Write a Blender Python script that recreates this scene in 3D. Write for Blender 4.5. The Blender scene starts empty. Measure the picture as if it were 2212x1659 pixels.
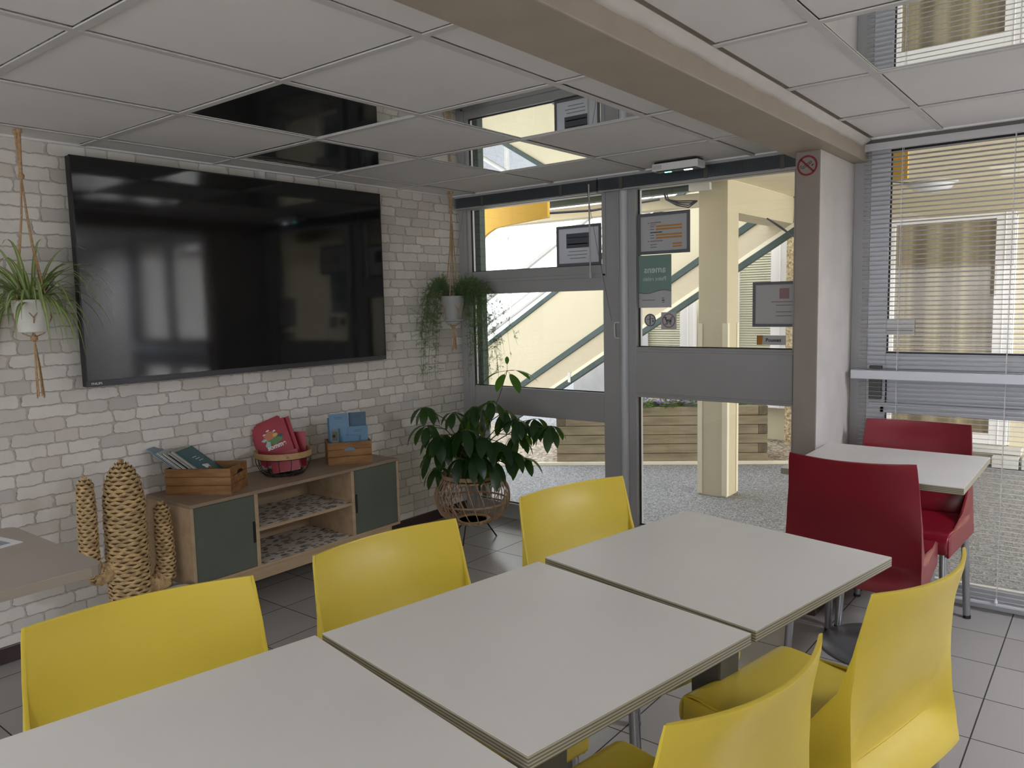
import bpy, bmesh, math, random
from mathutils import Vector, Matrix
random.seed(7)
S = bpy.context.scene
COL = S.collection
pi = math.pi
R = math.radians

# ------------------------------------------------------------------ camera, sky, light, exposure
cam_data = bpy.data.cameras.new('camera')
cam = bpy.data.objects.new('camera', cam_data); COL.objects.link(cam)
def cam_axes(y, p, r):
    f = Vector((math.sin(y)*math.cos(p), math.cos(y)*math.cos(p), -math.sin(p)))
    rt = Vector((math.cos(y), -math.sin(y), 0)); up = rt.cross(f)
    c, s = math.cos(r), math.sin(r)
    return f, c*rt + s*up, -s*rt + c*up
F_, R_, U_ = cam_axes(-0.66859, 0.103124, -0.022942)
m = Matrix((R_, U_, -F_)).transposed().to_4x4(); m.translation = (0, 0, 1.39)
cam.matrix_world = m
cam_data.sensor_width = 36; cam_data.lens = 1679.7/2212*36
cam_data.clip_start = 0.02; cam_data.clip_end = 200
S.camera = cam
S.view_settings.view_transform = 'Standard'; S.view_settings.look = 'None'
S.view_settings.gamma = 1; S.view_settings.exposure = 0.6
S.cycles.max_bounces = 12; S.cycles.diffuse_bounces = 6; S.cycles.glossy_bounces = 6
S.cycles.transparent_max_bounces = 24; S.cycles.use_denoising = True
S.cycles.sample_clamp_indirect = 6

w = bpy.data.worlds.new('overcast_sky'); S.world = w; w.use_nodes = True
bg = w.node_tree.nodes['Background']; bg.inputs[0].default_value = (0.93, 0.97, 1.0, 1); bg.inputs[1].default_value = 2.2

def area(name, loc, rot, sx, sy, power, color=(1, 1, 1)):
    d = bpy.data.lights.new(name, 'AREA'); d.shape = 'RECTANGLE'; d.size = sx; d.size_y = sy
    d.energy = power; d.color = color
    o = bpy.data.objects.new(name, d); COL.objects.link(o); o.location = loc; o.rotation_euler = rot
    return o
# added fill light in front of the closed rear wall, behind the camera
area('rear_fill_light', (0.0, -3.12, 1.1), (R(97), 0, 0), 5.0, 1.6, 62, (0.96, 0.98, 1.0))
# daylight falling into the open courtyard and along the covered passage outside the glazing
area('courtyard_daylight', (3.6, 5.6, 1.2), (R(90), 0, R(90)), 2.6, 1.9, 125, (1, 0.98, 0.95))

# ------------------------------------------------------------------ helpers
def C(h, a=1):
    h = h.lstrip('#'); v = [int(h[i:i+2], 16)/255 for i in (0, 2, 4)]
    return tuple((x/12.92 if x <= .04045 else ((x+.055)/1.055)**2.4) for x in v) + (a,)

class NT:
    def __init__(s, name):
        s.m = bpy.data.materials.new(name); s.m.use_nodes = True; s.t = s.m.node_tree
        s.b = s.t.nodes['Principled BSDF']
    def n(s, typ, **k):
        nd = s.t.nodes.new(typ)
        for a, v in k.items(): setattr(nd, a, v)
        return nd
    def l(s, a, b): s.t.links.new(a, b)
    def put(s, sock, v):
        if isinstance(v, (int, float, tuple)): sock.default_value = v
        else: s.l(v, sock)
    def math(s, op, a, b=0.0, c=0.0):
        nd = s.n('ShaderNodeMath', operation=op); s.put(nd.inputs[0], a); s.put(nd.inputs[1], b)
        if len(nd.inputs) > 2: s.put(nd.inputs[2], c)
        return nd.outputs[0]
    def coord(s, kind='Object'): return s.n('ShaderNodeTexCoord').outputs[kind]
    def geo(s): return s.n('ShaderNodeNewGeometry').outputs['Position']
    def mapping(s, v, sc=(1, 1, 1), rot=(0, 0, 0)):
        nd = s.n('ShaderNodeMapping'); s.l(v, nd.inputs[0]); nd.inputs['Scale'].default_value = sc; nd.inputs['Rotation'].default_value = rot
        return nd.outputs[0]
    def noise(s, v, sc, det=3, rough=.5, out=0):
        nd = s.n('ShaderNodeTexNoise'); s.l(v, nd.inputs['Vector']); nd.inputs['Scale'].default_value = sc
        nd.inputs['Detail'].default_value = det; nd.inputs['Roughness'].default_value = rough
        return nd.outputs[out]
    def mix(s, f, a, b, bl='MIX'):
        nd = s.n('ShaderNodeMix', data_type='RGBA', blend_type=bl); s.put(nd.inputs[0], f); s.put(nd.inputs[6], a); s.put(nd.inputs[7], b)
        return nd.outputs[2]
    def ramp(s, f, stops):
        nd = s.n('ShaderNodeValToRGB'); s.l(f, nd.inputs[0]); e = nd.color_ramp.elements
        while len(e) < len(stops): e.new(.5)
        for i, (p, c) in enumerate(stops): e[i].position = p; e[i].color = c
        return nd.outputs[0]
    def bump(s, h, st=.3, d=.01):
        nd = s.n('ShaderNodeBump'); s.l(h, nd.inputs['Height']); nd.inputs['Strength'].default_value = st; nd.inputs['Distance'].default_value = d
        s.l(nd.outputs[0], s.b.inputs['Normal'])
    def base(s, v): s.put(s.b.inputs['Base Color'], v)
    def rough(s, v): s.put(s.b.inputs['Roughness'], v)

def plain(name, col, rough=.5, metal=0, spec=.5, var=.06, sc=6, bump=0, bsc=200, trans=0):
    t = NT(name); c = C(col)
    nz = t.noise(t.coord(), sc, 3)
    lo = tuple(x*(1-var) for x in c[:3])+(1,); hi = tuple(min(1, x*(1+var)) for x in c[:3])+(1,)
    t.base(t.ramp(nz, [(.3, lo), (.7, hi)]))
    t.rough(rough); t.b.inputs['Metallic'].default_value = metal; t.b.inputs['Specular IOR Level'].default_value = spec
    if bump: t.bump(t.noise(t.coord(), bsc, 2), bump, .002)
    if trans:
        tr = t.n('ShaderNodeBsdfTranslucent'); tr.inputs[0].default_value = c
        mx = t.n('ShaderNodeMixShader'); mx.inputs[0].default_value = trans
        t.l(t.b.outputs[0], mx.inputs[1]); t.l(tr.outputs[0], mx.inputs[2]); t.l(mx.outputs[0], t.t.nodes['Material Output'].inputs[0])
    return t.m

def brick_mat():
    t = NT('white_brick_wallpaper'); p = t.geo(); sx = t.n('ShaderNodeSeparateXYZ'); t.l(p, sx.inputs[0])
    y, z = sx.outputs[1], sx.outputs[2]
    wob = t.noise(t.mapping(p, (1, 1, 1)), 22, 3, .6, 1); ws = t.n('ShaderNodeSeparateColor'); t.l(wob, ws.inputs[0])
    y2 = t.math('MULTIPLY_ADD', t.math('SUBTRACT', ws.outputs[0], .5), .034, y)
    z2 = t.math('MULTIPLY_ADD', t.math('SUBTRACT', ws.outputs[1], .5), .021, z)
    H = .0535; W = .138
    v = t.math('DIVIDE', z2, H); row = t.math('FLOOR', v); fv = t.math('FRACT', v)
    wn = t.n('ShaderNodeTexWhiteNoise', noise_dimensions='1D'); t.l(row, wn.inputs['W'])
    cb = t.n('ShaderNodeCombineXYZ'); t.l(t.math('MULTIPLY', y, 1.0), cb.inputs[0]); t.l(t.math('MULTIPLY', row, 7.31), cb.inputs[1])
    warp = t.noise(cb.outputs[0], 4.2, 0)
    u = t.math('ADD', t.math('ADD', t.math('DIVIDE', y2, W), t.math('MULTIPLY', wn.outputs[0], 13.7)), t.math('MULTIPLY', warp, 1.3))
    cell = t.math('FLOOR', u); fu = t.math('FRACT', u)
    def inside_(oy, oz):
        qx = t.math('SUBTRACT', t.math('MULTIPLY', t.math('ABSOLUTE', t.math('SUBTRACT', fu, .5+oy)), W), W/2-.0145)
        qz = t.math('SUBTRACT', t.math('MULTIPLY', t.math('ABSOLUTE', t.math('SUBTRACT', fv, .5+oz)), H), H/2-.0135)
        mx_ = t.math('MAXIMUM', qx, 0.0); mz_ = t.math('MAXIMUM', qz, 0.0)
        d = t.math('SQRT', t.math('ADD', t.math('MULTIPLY', mx_, mx_), t.math('MULTIPLY', mz_, mz_)))
        mr = t.n('ShaderNodeMapRange', interpolation_type='SMOOTHSTEP'); t.l(d, mr.inputs[0])
        mr.inputs[1].default_value = .0096; mr.inputs[2].default_value = .0112
        return t.math('SUBTRACT', 1.0, mr.outputs[0])
    inside = inside_(0, 0)
    line = t.math('MULTIPLY', t.math('SUBTRACT', 1.0, inside), inside_(-.018, -.042))  # thin shadow drawn into the colour along the lower brick edges
    cid = t.n('ShaderNodeCombineXYZ'); t.l(cell, cid.inputs[0]); t.l(row, cid.inputs[1])
    w2 = t.n('ShaderNodeTexWhiteNoise', noise_dimensions='2D'); t.l(cid.outputs[0], w2.inputs['Vector'])
    tone = t.ramp(w2.outputs[0], [(0, C('#ece8e1')), (.5, C('#e5e0d9')), (.74, C('#d8d4cd')), (.86, C('#cbc7c0')), (.94, C('#ddd5cd'))])
    t.t.nodes[-1].color_ramp.interpolation = 'CONSTANT' if False else 'LINEAR'
    stain = t.noise(p, 14, 5, .65)
    tone = t.mix(t.math('MULTIPLY', t.ramp(stain, [(.45, (0, 0, 0, 1)), (.75, (1, 1, 1, 1))]), .35), tone, C('#c8c3bc'))
    col = t.mix(inside, C('#c3bdb5'), tone)
    col = t.mix(t.math('MULTIPLY', line, .8), col, C('#8f8881'))
    t.base(col); t.rough(.75)
    t.bump(inside, .15, .002)
    return t.m

def tile_floor():
    t = NT('glazed_floor_tiles'); p = t.geo(); s = t.n('ShaderNodeSeparateXYZ'); t.l(p, s.inputs[0])
    P = .3015
    def ax(o, off):
        f = t.math('FRACT', t.math('DIVIDE', t.math('SUBTRACT', o, off-60*P), P))
        return t.math('MULTIPLY', t.math('SUBTRACT', .5, t.math('ABSOLUTE', t.math('SUBTRACT', f, .5))), P)
    d = t.math('MINIMUM', ax(s.outputs[0], -.324), ax(s.outputs[1], 3.894))
    g = t.math('LESS_THAN', d, .0022)
    ci = t.n('ShaderNodeCombineXYZ')
    t.l(t.math('FLOOR', t.math('DIVIDE', t.math('SUBTRACT', s.outputs[0], -.324), P)), ci.inputs[0])
    t.l(t.math('FLOOR', t.math('DIVIDE', t.math('SUBTRACT', s.outputs[1], 3.894), P)), ci.inputs[1])
    wn = t.n('ShaderNodeTexWhiteNoise', noise_dimensions='2D'); t.l(ci.outputs[0], wn.inputs['Vector'])
    a = t.mix(wn.outputs[0], C('#98938f'), C('#a39e9a'))
    a = t.mix(t.math('MULTIPLY', t.noise(p, 3, 2, .5), .3), a, C('#a8a29c'))
    t.base(t.mix(g, a, C('#2a2725')))
    t.rough(t.mix(g, t.ramp(t.noise(p, 9, 4), [(.3, (.20,)*3+(1,)), (.7, (.25,)*3+(1,))]), (.9, .9, .9, 1)))
    t.bump(t.math('SUBTRACT', 1.0, g), .25, .002)
    return t.m

def ceiling_tile_mat():
    t = NT('mineral_ceiling_tile'); p = t.geo()
    t.base(t.ramp(t.noise(p, 1.6, 3), [(.3, C('#dfdddb')), (.7, C('#e7e5e3'))])); t.rough(.9)
    t.bump(t.noise(p, 500, 2), .12, .001)
    return t.m

def wood(name, c1, c2, c3, axis=0, scale=1.0, rough=.5, plank=None):
    t = NT(name); p = t.coord()
    sc = [14*scale]*3; sc[axis] = 1.6*scale
    n1 = t.noise(t.mapping(p, tuple(sc)), 2.2, 5, .62)
    col = t.ramp(n1, [(.25, C(c1)), (.52, C(c2)), (.78, C(c3))])
    sc2 = [90*scale]*3; sc2[axis] = 5*scale
    col = t.mix(t.math('MULTIPLY', t.noise(t.mapping(p, tuple(sc2)), 2, 2), .25), col, C(c1))
    t.base(col); t.rough(rough)
    t.bump(n1, .08, .002)
    return t.m

def glass_mat(name, tint=(1, 1, 1, 1), refl=.9, rough=0.0):
    t = NT(name); tr = t.n('ShaderNodeBsdfTransparent'); tr.inputs[0].default_value = tint
    gl = t.n('ShaderNodeBsdfGlossy'); gl.inputs['Roughness'].default_value = rough
    fn = t.n('ShaderNodeFresnel'); fn.inputs[0].default_value = 1.45; mr = t.math('MULTIPLY', fn.outputs[0], refl)
    mx = t.n('ShaderNodeMixShader'); t.l(mr, mx.inputs[0]); t.l(tr.outputs[0], mx.inputs[1]); t.l(gl.outputs[0], mx.inputs[2])
    t.l(mx.outputs[0], t.t.nodes['Material Output'].inputs[0])
    return t.m

def emis(name, col, st):
    t = NT(name); t.base(C(col)); t.b.inputs['Emission Color'].default_value = C(col); t.b.inputs['Emission Strength'].default_value = st
    return t.m

M = {}
M['brick'] = brick_mat(); M['floor'] = tile_floor(); M['ctile'] = ceiling_tile_mat()
M['tbar'] = plain('painted_steel_grid', '#cfcdcb', .5)
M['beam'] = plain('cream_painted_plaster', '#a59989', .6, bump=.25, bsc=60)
M['plaster'] = plain('white_rough_render', '#cfcac4', .85, bump=.5, bsc=160)
M['paint'] = plain('off_white_paint', '#d4cfc8', .7)
M['base'] = plain('dark_brown_skirting_tile', '#3a2a28', .3, var=.15)
M['alu'] = plain('grey_painted_aluminium', '#a9a9aa', .38, var=.03)
M['alu_daylit'] = plain('daylit_grey_aluminium', '#cdd0d6', .38, var=.03)  # brighter copy of the frame grey, daylight put into the colour
M['gasket'] = plain('black_rubber_gasket', '#1c1c1e', .6)
M['white_pvc'] = plain('white_pvc_frame', '#e8e8ea', .4, var=.02)
M['glass'] = glass_mat('clear_window_glass')
M['mirror'] = NT('mirror_tile_surface'); t_ = M['mirror']; t_.base((.86, .88, .86, 1)); t_.b.inputs['Metallic'].default_value = 1; t_.rough(.012); M['mirror'] = t_.m
M['yellow'] = plain('yellow_plastic', '#d4bb40', .34, var=.02, spec=.5)
M['red'] = plain('dark_red_plastic', '#7c1021', .32, var=.03)
M['alutube'] = plain('satin_aluminium_tube', '#a8a9ac', .32, metal=.85, var=.02)
M['steel'] = plain('brushed_steel', '#98989c', .35, metal=.8)
M['lam'] = plain('pale_grey_laminate', '#dedad2', .38, var=.04, sc=2.5)
M['lam_b'] = plain('beige_grey_laminate', '#a89d90', .4, var=.03)
M['dkmetal'] = plain('dark_grey_painted_steel', '#5b5a56', .45, metal=.3)
M['black'] = plain('black_plastic', '#121214', .4)
M['blackwire'] = plain('black_wire', '#0d0b0c', .45, metal=.3)
def ply():
    t = NT('layered_plywood_edge'); p = t.geo(); s = t.n('ShaderNodeSeparateXYZ'); t.l(p, s.inputs[0])
    v = t.math('FRACT', t.math('DIVIDE', t.math('SUBTRACT', s.outputs[2], .7265), .0056))
    st = t.ramp(v, [(.35, C('#6f6a58')), (.5, C('#b3ad98')), (.8, C('#c0baa6')), (.95, C('#77715e'))])
    t.base(t.mix(t.math('MULTIPLY', t.noise(t.mapping(p, (3, 3, 60)), 6, 3), .35), st, C('#8a846f'))); t.rough(.55)
    return t.m
M['ply'] = ply()
M['oak'] = wood('pale_oak', '#9d8467', '#b29a7c', '#bda688', 1, .6, .5)
M['oaktop'] = wood('greyed_oak_top', '#84735f', '#927f69', '#9d8a73', 1, .6, .45)
M['crate'] = wood('rustic_crate_wood', '#5e3a1c', '#93693b', '#b28a57', 0, 1.2, .6)
M['cane'] = plain('natural_cane', '#a2866a', .5, var=.2, sc=30)
M['bentwood'] = wood('bent_beech_band', '#a58355', '#b8966a', '#c4a377', 0, 2, .5)
M['dgreen'] = plain('dark_green_door_paint', '#555d50', .55, var=.05)
M['jute'] = plain('jute_rope', '#b3936f', .9, var=.25, sc=120)
M['seagrass'] = plain('woven_seagrass', '#bfa274', .7, var=.38, sc=45, bump=.4, bsc=120)
M['weave_gap'] = plain('dark_weave_gap', '#735636', .9, var=.3, sc=60)
M['pot_white'] = plain('white_ceramic', '#e4e2dc', .45, var=.03)
M['pot_grey'] = plain('grey_ceramic', '#a6a8a6', .5)
M['pot_brown'] = plain('brown_plastic_pot', '#7f7167', .5)
M['soil'] = plain('potting_soil', '#2b211a', .95, var=.5, sc=80)
M['tvframe'] = plain('grey_tv_bezel', '#4b4a50', .4, metal=.4)
t_ = NT('glossy_black_screen'); t_.base((.004, .004, .005, 1)); t_.rough(.07); t_.b.inputs['Specular IOR Level'].default_value = .75; M['screen'] = t_.m
def leafm(name, dark, light, rough=.35, tr=.3, stripe=False):
    t = NT(name); c = t.mix(t.noise(t.coord(), 9, 2), C(dark), C(light))
    if stripe:
        uv = t.n('ShaderNodeSeparateXYZ'); t.l(t.n('ShaderNodeUVMap').outputs[0], uv.inputs[0])
        c = t.mix(t.math('LESS_THAN', t.math('ABSOLUTE', t.math('SUBTRACT', uv.outputs[0], .5)), .17), c, C('#c9cf9e'))
    t.base(c); t.rough(rough)
    g = t.n('ShaderNodeBsdfTranslucent'); g.inputs[0].default_value = C('#6f9a2a')
    mx = t.n('ShaderNodeMixShader'); mx.inputs[0].default_value = tr
    t.l(t.b.outputs[0], mx.inputs[1]); t.l(g.outputs[0], mx.inputs[2]); t.l(mx.outputs[0], t.t.nodes['Material Output'].inputs[0])
    return t.m
M['leaf_dark'] = leafm('glossy_dark_leaf', '#16301a', '#2a4a2c', .3, .38)
M['leaf_spider'] = leafm('striped_spider_leaf', '#7d9455', '#98a86c', .45, .3, True)
M['leaf_fern'] = leafm('asparagus_fern_needles', '#4f6644', '#748a5c', .6, .3)
M['leaf_fresh'] = leafm('fresh_green_leaf', '#3f6b28', '#6a9a3e', .6, .3)
M['stem'] = plain('plant_stem', '#5d5a38', .6)
M['flower'] = plain('purple_petals', '#a57fd2', .7, var=.2, sc=40)
M['creamwall'] = plain('cream_exterior_paint', '#bfb69b', .7, var=.03, sc=1.2)
M['creamlight'] = plain('pale_cream_paint', '#ddd6be', .7, var=.03)
M['beige'] = plain('beige_stair_concrete', '#b9ae96', .75, var=.04, sc=2)
M['teal'] = plain('dark_teal_paint', '#2c3f3c', .5, var=.1)
M['yellow_ext'] = plain('ochre_yellow_paint', '#cda233', .55, var=.03)
M['soffit'] = plain('cream_soffit_paint', '#e2d8bd', .8)
M['cable'] = plain('dark_cable_sheath', '#35323a', .6)
M['ltgrey'] = plain('light_grey_paint', '#c3c3c0', .5)
M['paper'] = plain('backlit_paper', '#d9dbe2', .8, var=.02, trans=.75)
M['paperw'] = plain('white_paper', '#e6e5e2', .8, var=.02)
M['frame_dk'] = plain('dark_grey_display_frame', '#6e6e76', .5)
M['orange'] = plain('faded_orange_ink', '#c98f4e', .8)
M['greyink'] = plain('grey_ink', '#5b5d66', .8)
M['pinkink'] = plain('faded_pink_ink', '#a58486', .8)
M['tealpaper'] = plain('sea_green_poster', '#b7d0c9', .8, trans=.6)
M['lightink'] = plain('pale_lettering', '#dde6e3', .8)
M['redpaint'] = plain('deep_red_print', '#7c1a2c', .6)
M['magred'] = plain('crimson_cover', '#9c1f33', .4, var=.05)
M['magteal'] = plain('petrol_blue_cover', '#22585f', .35, var=.08)
M['magblue'] = plain('dusty_blue_cover', '#6388a2', .5, var=.05)
M['maggrey'] = plain('grey_blue_cover', '#8b9aa3', .4, var=.1)
M['pages'] = plain('page_edges', '#bdbcb8', .8, var=.1, sc=200)
def gravel(name, a, b, c, sc=90):
    t = NT(name); p = t.geo(); v = t.n('ShaderNodeTexVoronoi'); t.l(p, v.inputs['Vector']); v.inputs['Scale'].default_value = sc
    col = t.ramp(v.outputs['Color'], [(.2, C(a)), (.5, C(b)), (.8, C(c))])
    col = t.mix(t.math('MULTIPLY', t.noise(p, 1.3, 4), .4), col, C(b))
    t.base(col); t.rough(.9); t.bump(v.outputs['Distance'], .5, .01); return t.m
M['aggregate'] = gravel('exposed_aggregate_paving', '#5f6064', '#808286', '#a8a9ad', 120)
M['gravelm'] = gravel('pea_gravel', '#5e5348', '#9b8f80', '#c8bdaf', 45)
M['rough_cast'] = gravel('beige_roughcast', '#8a7759', '#b7a582', '#d2c4a2', 60)
M['sleeper'] = wood('weathered_sleeper_wood', '#5f5747', '#877b62', '#9c9079', 0, .7, .8)
M['sleeper_end'] = plain('sleeper_end_grain', '#5d5443', .9, var=.25, sc=30)
M['kerb'] = plain('painted_kerb', '#cfcab8', .7)
M['slat'] = plain('white_blind_slat', '#f4f4f6', .35, var=.01, trans=.5)
M['slat_dk'] = plain('grey_blind_slat', '#6b7078', .3, metal=.3, var=.1, sc=3)
M['slat_green'] = plain('pale_green_blind', '#d3d4c0', .6, var=.02)
t_ = NT('brown_reflective_glass'); t_.base(C('#6b5f4f')); t_.rough(.12); t_.b.inputs['Specular IOR Level'].default_value = .8
pp = t_.geo(); sx_ = t_.n('ShaderNodeSeparateXYZ'); t_.l(pp, sx_.inputs[0])
cbx = t_.n('ShaderNodeCombineXYZ'); t_.l(sx_.outputs[0], cbx.inputs[0])
t_.base(t_.ramp(t_.noise(cbx.outputs[0], 9, 2), [(.3, C('#5e5444')), (.5, C('#8c8066')), (.68, C('#b3a988'))])); M['brownglass'] = t_.m
M['greypanel'] = plain('light_blue_grey_panel', '#c9ccd4', .6)
M['creampaper'] = None
def floral():
    t = NT('leaf_pattern_paper'); p = t.coord(); v = t.n('ShaderNodeTexVoronoi', feature='F1'); 
    t.l(t.mapping(p, (38, 22, 1), (0, 0, .6)), v.inputs['Vector']); v.inputs['Scale'].default_value = 1; v.inputs['Randomness'].default_value = .9
    mk = t.math('LESS_THAN', v.outputs['Distance'], .36)
    v2 = t.n('ShaderNodeTexVoronoi', feature='F1'); t.l(t.mapping(p, (14, 9, 1), (0, 0, -.5)), v2.inputs['Vector']); v2.inputs['Scale'].default_value = 1
    mk2 = t.math('LESS_THAN', v2.outputs['Distance'], .3)
    c = t.mix(mk2, C('#d5ccc2'), C('#a99a86'))
    c = t.mix(mk, c, t.ramp(v.outputs['Color'], [(.2, C('#6a6b66')), (.5, C('#8d7d70')), (.8, C('#54605f'))]))
    t.base(c); t.rough(.7); return t.m
M['floral'] = floral()

class MB:
    def __init__(s): s.bm = bmesh.new(); s.uv = None
    def box(s, c, d, rz=0, mat=None, M4=None):
        T = Matrix.Translation(Vector(c)) @ Matrix.Rotation(rz, 4, 'Z') @ Matrix.Diagonal((d[0], d[1], d[2], 1))
        if M4 is not None: T = M4 @ T
        bmesh.ops.create_cube(s.bm, size=1, matrix=T); return s
    def bb(s, x0, x1, y0, y1, z0, z1): return s.box(((x0+x1)/2, (y0+y1)/2, (z0+z1)/2), (abs(x1-x0), abs(y1-y0), abs(z1-z0)))
    def face(s, pts):
        return s.bm.faces.new([s.bm.verts.new(p) for p in pts])
    def prism(s, pts, vec):
        """polygon pts (3d) extruded along vec"""
        v = Vector(vec); a = [s.bm.verts.new(p) for p in pts]; b = [s.bm.verts.new(Vector(p)+v) for p in pts]
        s.bm.faces.new(a[::-1]); s.bm.faces.new(b)
        n = len(a)
        for i in range(n): s.bm.faces.new((a[i], a[(i+1) % n], b[(i+1) % n], b[i]))
        return s
    def grid(s, rows, close=False):
        vs = [[s.bm.verts.new(p) for p in r] for r in rows]
        for i in range(len(vs)-1):
            n = len(vs[i])
            for j in range(n if close else n-1):
                try: s.bm.faces.new((vs[i][j], vs[i][(j+1) % n], vs[i+1][(j+1) % n], vs[i+1][j]))
                except ValueError: pass
        return vs
    def tube(s, path, r, n=8, cap=True):
        path = [Vector(p) for p in path]; rs = r if isinstance(r, (list, tuple)) else [r]*len(path)
        rows = []; up = None
        for i, p in enumerate(path):
            t = (path[min(i+1, len(path)-1)]-path[max(i-1, 0)]).normalized()
            if up is None:
                up = Vector((0, 0, 1)) if abs(t.z) < .9 else Vector((1, 0, 0))
            a = t.cross(up).normalized(); b = a.cross(t).normalized(); up = b
            rows.append([p + rs[i]*(a*math.cos(2*pi*k/n)+b*math.sin(2*pi*k/n)) for k in range(n)])
        vs = s.grid(rows, True)
        if cap:
            s.bm.faces.new(vs[0][::-1]); s.bm.faces.new(vs[-1])
        return s
    def lathe(s, prof, c=(0, 0, 0), n=24, cap=True):
        c = Vector(c)
        rows = [[c+Vector((r*math.cos(2*pi*k/n), r*math.sin(2*pi*k/n), z)) for k in range(n)] for r, z in prof]
        vs = s.grid(rows, True)
        if cap:
            s.bm.faces.new(vs[0][::-1]); s.bm.faces.new(vs[-1])
        return s
    def build(s, name, mat, parent=None, bevel=0, smooth=None, solid=0, loc=None, subd=0, world=False):
        bmesh.ops.recalc_face_normals(s.bm, faces=s.bm.faces) if not solid else None
        me = bpy.data.meshes.new(name)
        if smooth is not None:
            for f in s.bm.faces: f.smooth = True
        if loc is not None:
            bmesh.ops.translate(s.bm, verts=s.bm.verts, vec=-Vector(loc))
        s.bm.to_mesh(me); s.bm.free()
        if smooth is not None and smooth < 180: me.set_sharp_from_angle(angle=R(smooth))
        for mm in (mat if isinstance(mat, list) else [mat]): me.materials.append(mm)
        o = bpy.data.objects.new(name, me); COL.objects.link(o)
        if loc is not None: o.location = loc
        if parent is not None:
            o.parent = parent
        if solid:
            md = o.modifiers.new('thickness', 'SOLIDIFY'); md.thickness = solid; md.offset = 0
        if subd:
            md = o.modifiers.new('subd', 'SUBSURF'); md.levels = subd; md.render_levels = subd
        if bevel:
            md = o.modifiers.new('bevel', 'BEVEL'); md.width = bevel; md.segments = 2; md.limit_method = 'ANGLE'; md.angle_limit = R(35)
        return o

def tag(o, label=None, cat=None, group=None, kind=None):
    if label: o['label'] = label
    if cat: o['category'] = cat
    if group: o['group'] = group
    if kind: o['kind'] = kind
    return o
def thing(name, label, cat, loc=(0, 0, 0), rz=0, group=None):
    o = bpy.data.objects.new(name, None); COL.objects.link(o); o.location = loc; o.rotation_euler = (0, 0, rz); o.empty_display_size = .1
    return tag(o, label, cat, group)
def struct(o): o['kind'] = 'structure'; return o
def srt(name): 
    o = bpy.data.objects.new(name, None); COL.objects.link(o); o['kind'] = 'structure'; return o
def copy_tree(o, parent=None):
    c = o.copy(); COL.objects.link(c)
    if parent is not None: c.parent = parent
    for ch in list(o.children): copy_tree(ch, c)
    return c
def text(name, body, size, mat, parent, origin, xdir, ydir, extr=.0004, align='CENTER', mirror=False, bold=0):
    cu = bpy.data.curves.new(name, 'FONT'); cu.body = body; cu.size = size; cu.extrude = extr; cu.align_x = align; cu.align_y = 'CENTER'; cu.offset = bold
    tmp = bpy.data.objects.new(name, cu); COL.objects.link(tmp)
    dg = bpy.context.evaluated_depsgraph_get(); me = bpy.data.meshes.new_from_object(tmp.evaluated_get(dg))
    bpy.data.objects.remove(tmp)
    x = Vector(xdir).normalized(); y = Vector(ydir).normalized(); z = x.cross(y)
    if mirror: x = -x
    Mx = Matrix((x, y, z)).transposed().to_4x4(); Mx.translation = origin
    me.transform(Mx); me.materials.clear(); me.materials.append(mat)
    o = bpy.data.objects.new(name, me); COL.objects.link(o); o.parent = parent
    return o

# ================================================================== SETTING: room shell
XW, YG, ZC = -3.475, 3.90, 2.085
XR, YB = 3.2, -3.2
struct(MB().bb(XW-.1, XR+.1, YB-.1, YG+.06, -.12, 0).build('floor', M['floor']))
struct(MB().bb(XW-.2, XW, YB-.2, YG+.12, -.1, 2.6).build('wall_left', M['brick']))
struct(MB().bb(XW, XW+.012, 1.0-4.0, 3.86, 0, .068).build('baseboard_left', M['base'], bevel=.003))
struct(MB().bb(XW, XR, YB-.15, YB, 0, 2.3).build('wall_back', M['paint']))
struct(MB().bb(XR, XR+.15, YB-.15, YG+.05, 0, 2.3).build('wall_right', M['paint']))
struct(MB().bb(1.28, XR+.1, 3.87, 4.05, 0, 2.2).build('wall_front', M['paint']))
# wall above the glazing (hides above the false ceiling)
struct(MB().bb(XW-.2, XR+.1, 3.87, 4.05, 2.093, 2.75).build('wall_front', M['creamwall']))
struct(MB().bb(XW-.2, XR+.2, YB-.2, 3.87, 2.6, 2.7).build('roof_slab', M['paint']))

# invented window on the closed rear wall, put there to frame the fill light
w6 = srt('added_rear_window'); fr = MB()
for z in (.24, 1.90): fr.bb(-2.6, 2.6, YB, YB+.05, z, z+.06)
for x in (-2.6, -1.3, 0, 1.3, 2.54): fr.bb(x, x+.06, YB, YB+.05, .30, 1.90)
fr.build('window_frame', M['alu'], w6, bevel=.003)
MB().bb(-2.54, 2.54, YB+.002, YB+.006, .30, 1.90).build('pane', M['paper'], w6)

# suspended ceiling: tiles and grid
mirrors = {(-2.67, 1.516): 1, (-2.07, 2.116): 2, (-3.27, 2.116): 3, (-2.67, 2.716): 4, (-.657, 2.116): 5}
tiles = MB(); bars = MB()
def region(x0, x1, y0, y1, gx, gy=1.516):
    xs = [x0]+[gx+.6*i for i in range(-20, 20) if x0+.02 < gx+.6*i < x1-.02]+[x1]
    ys = [y0]+[gy+.6*i for i in range(-20, 20) if y0+.02 < gy+.6*i < y1-.02]+[y1]
    for i in range(len(xs)-1):
        for j in range(len(ys)-1):
            if any(abs(a-xs[i]) < .01 and abs(b-ys[j]) < .01 for a, b in mirrors): continue
            dz = random.uniform(-.0015, .0015)
            tiles.bb(xs[i]+.0138, xs[i+1]-.0138, ys[j]+.0138, ys[j+1]-.0138, ZC+.004+dz, ZC+.02)
    for x in xs[1:-1]: bars.bb(x-.012, x+.012, y0, y1, ZC-.003, ZC+.001)
    for y in ys[1:-1]: bars.bb(x0, x1, y-.012, y+.012, ZC-.0025, ZC+.0015)
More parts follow.
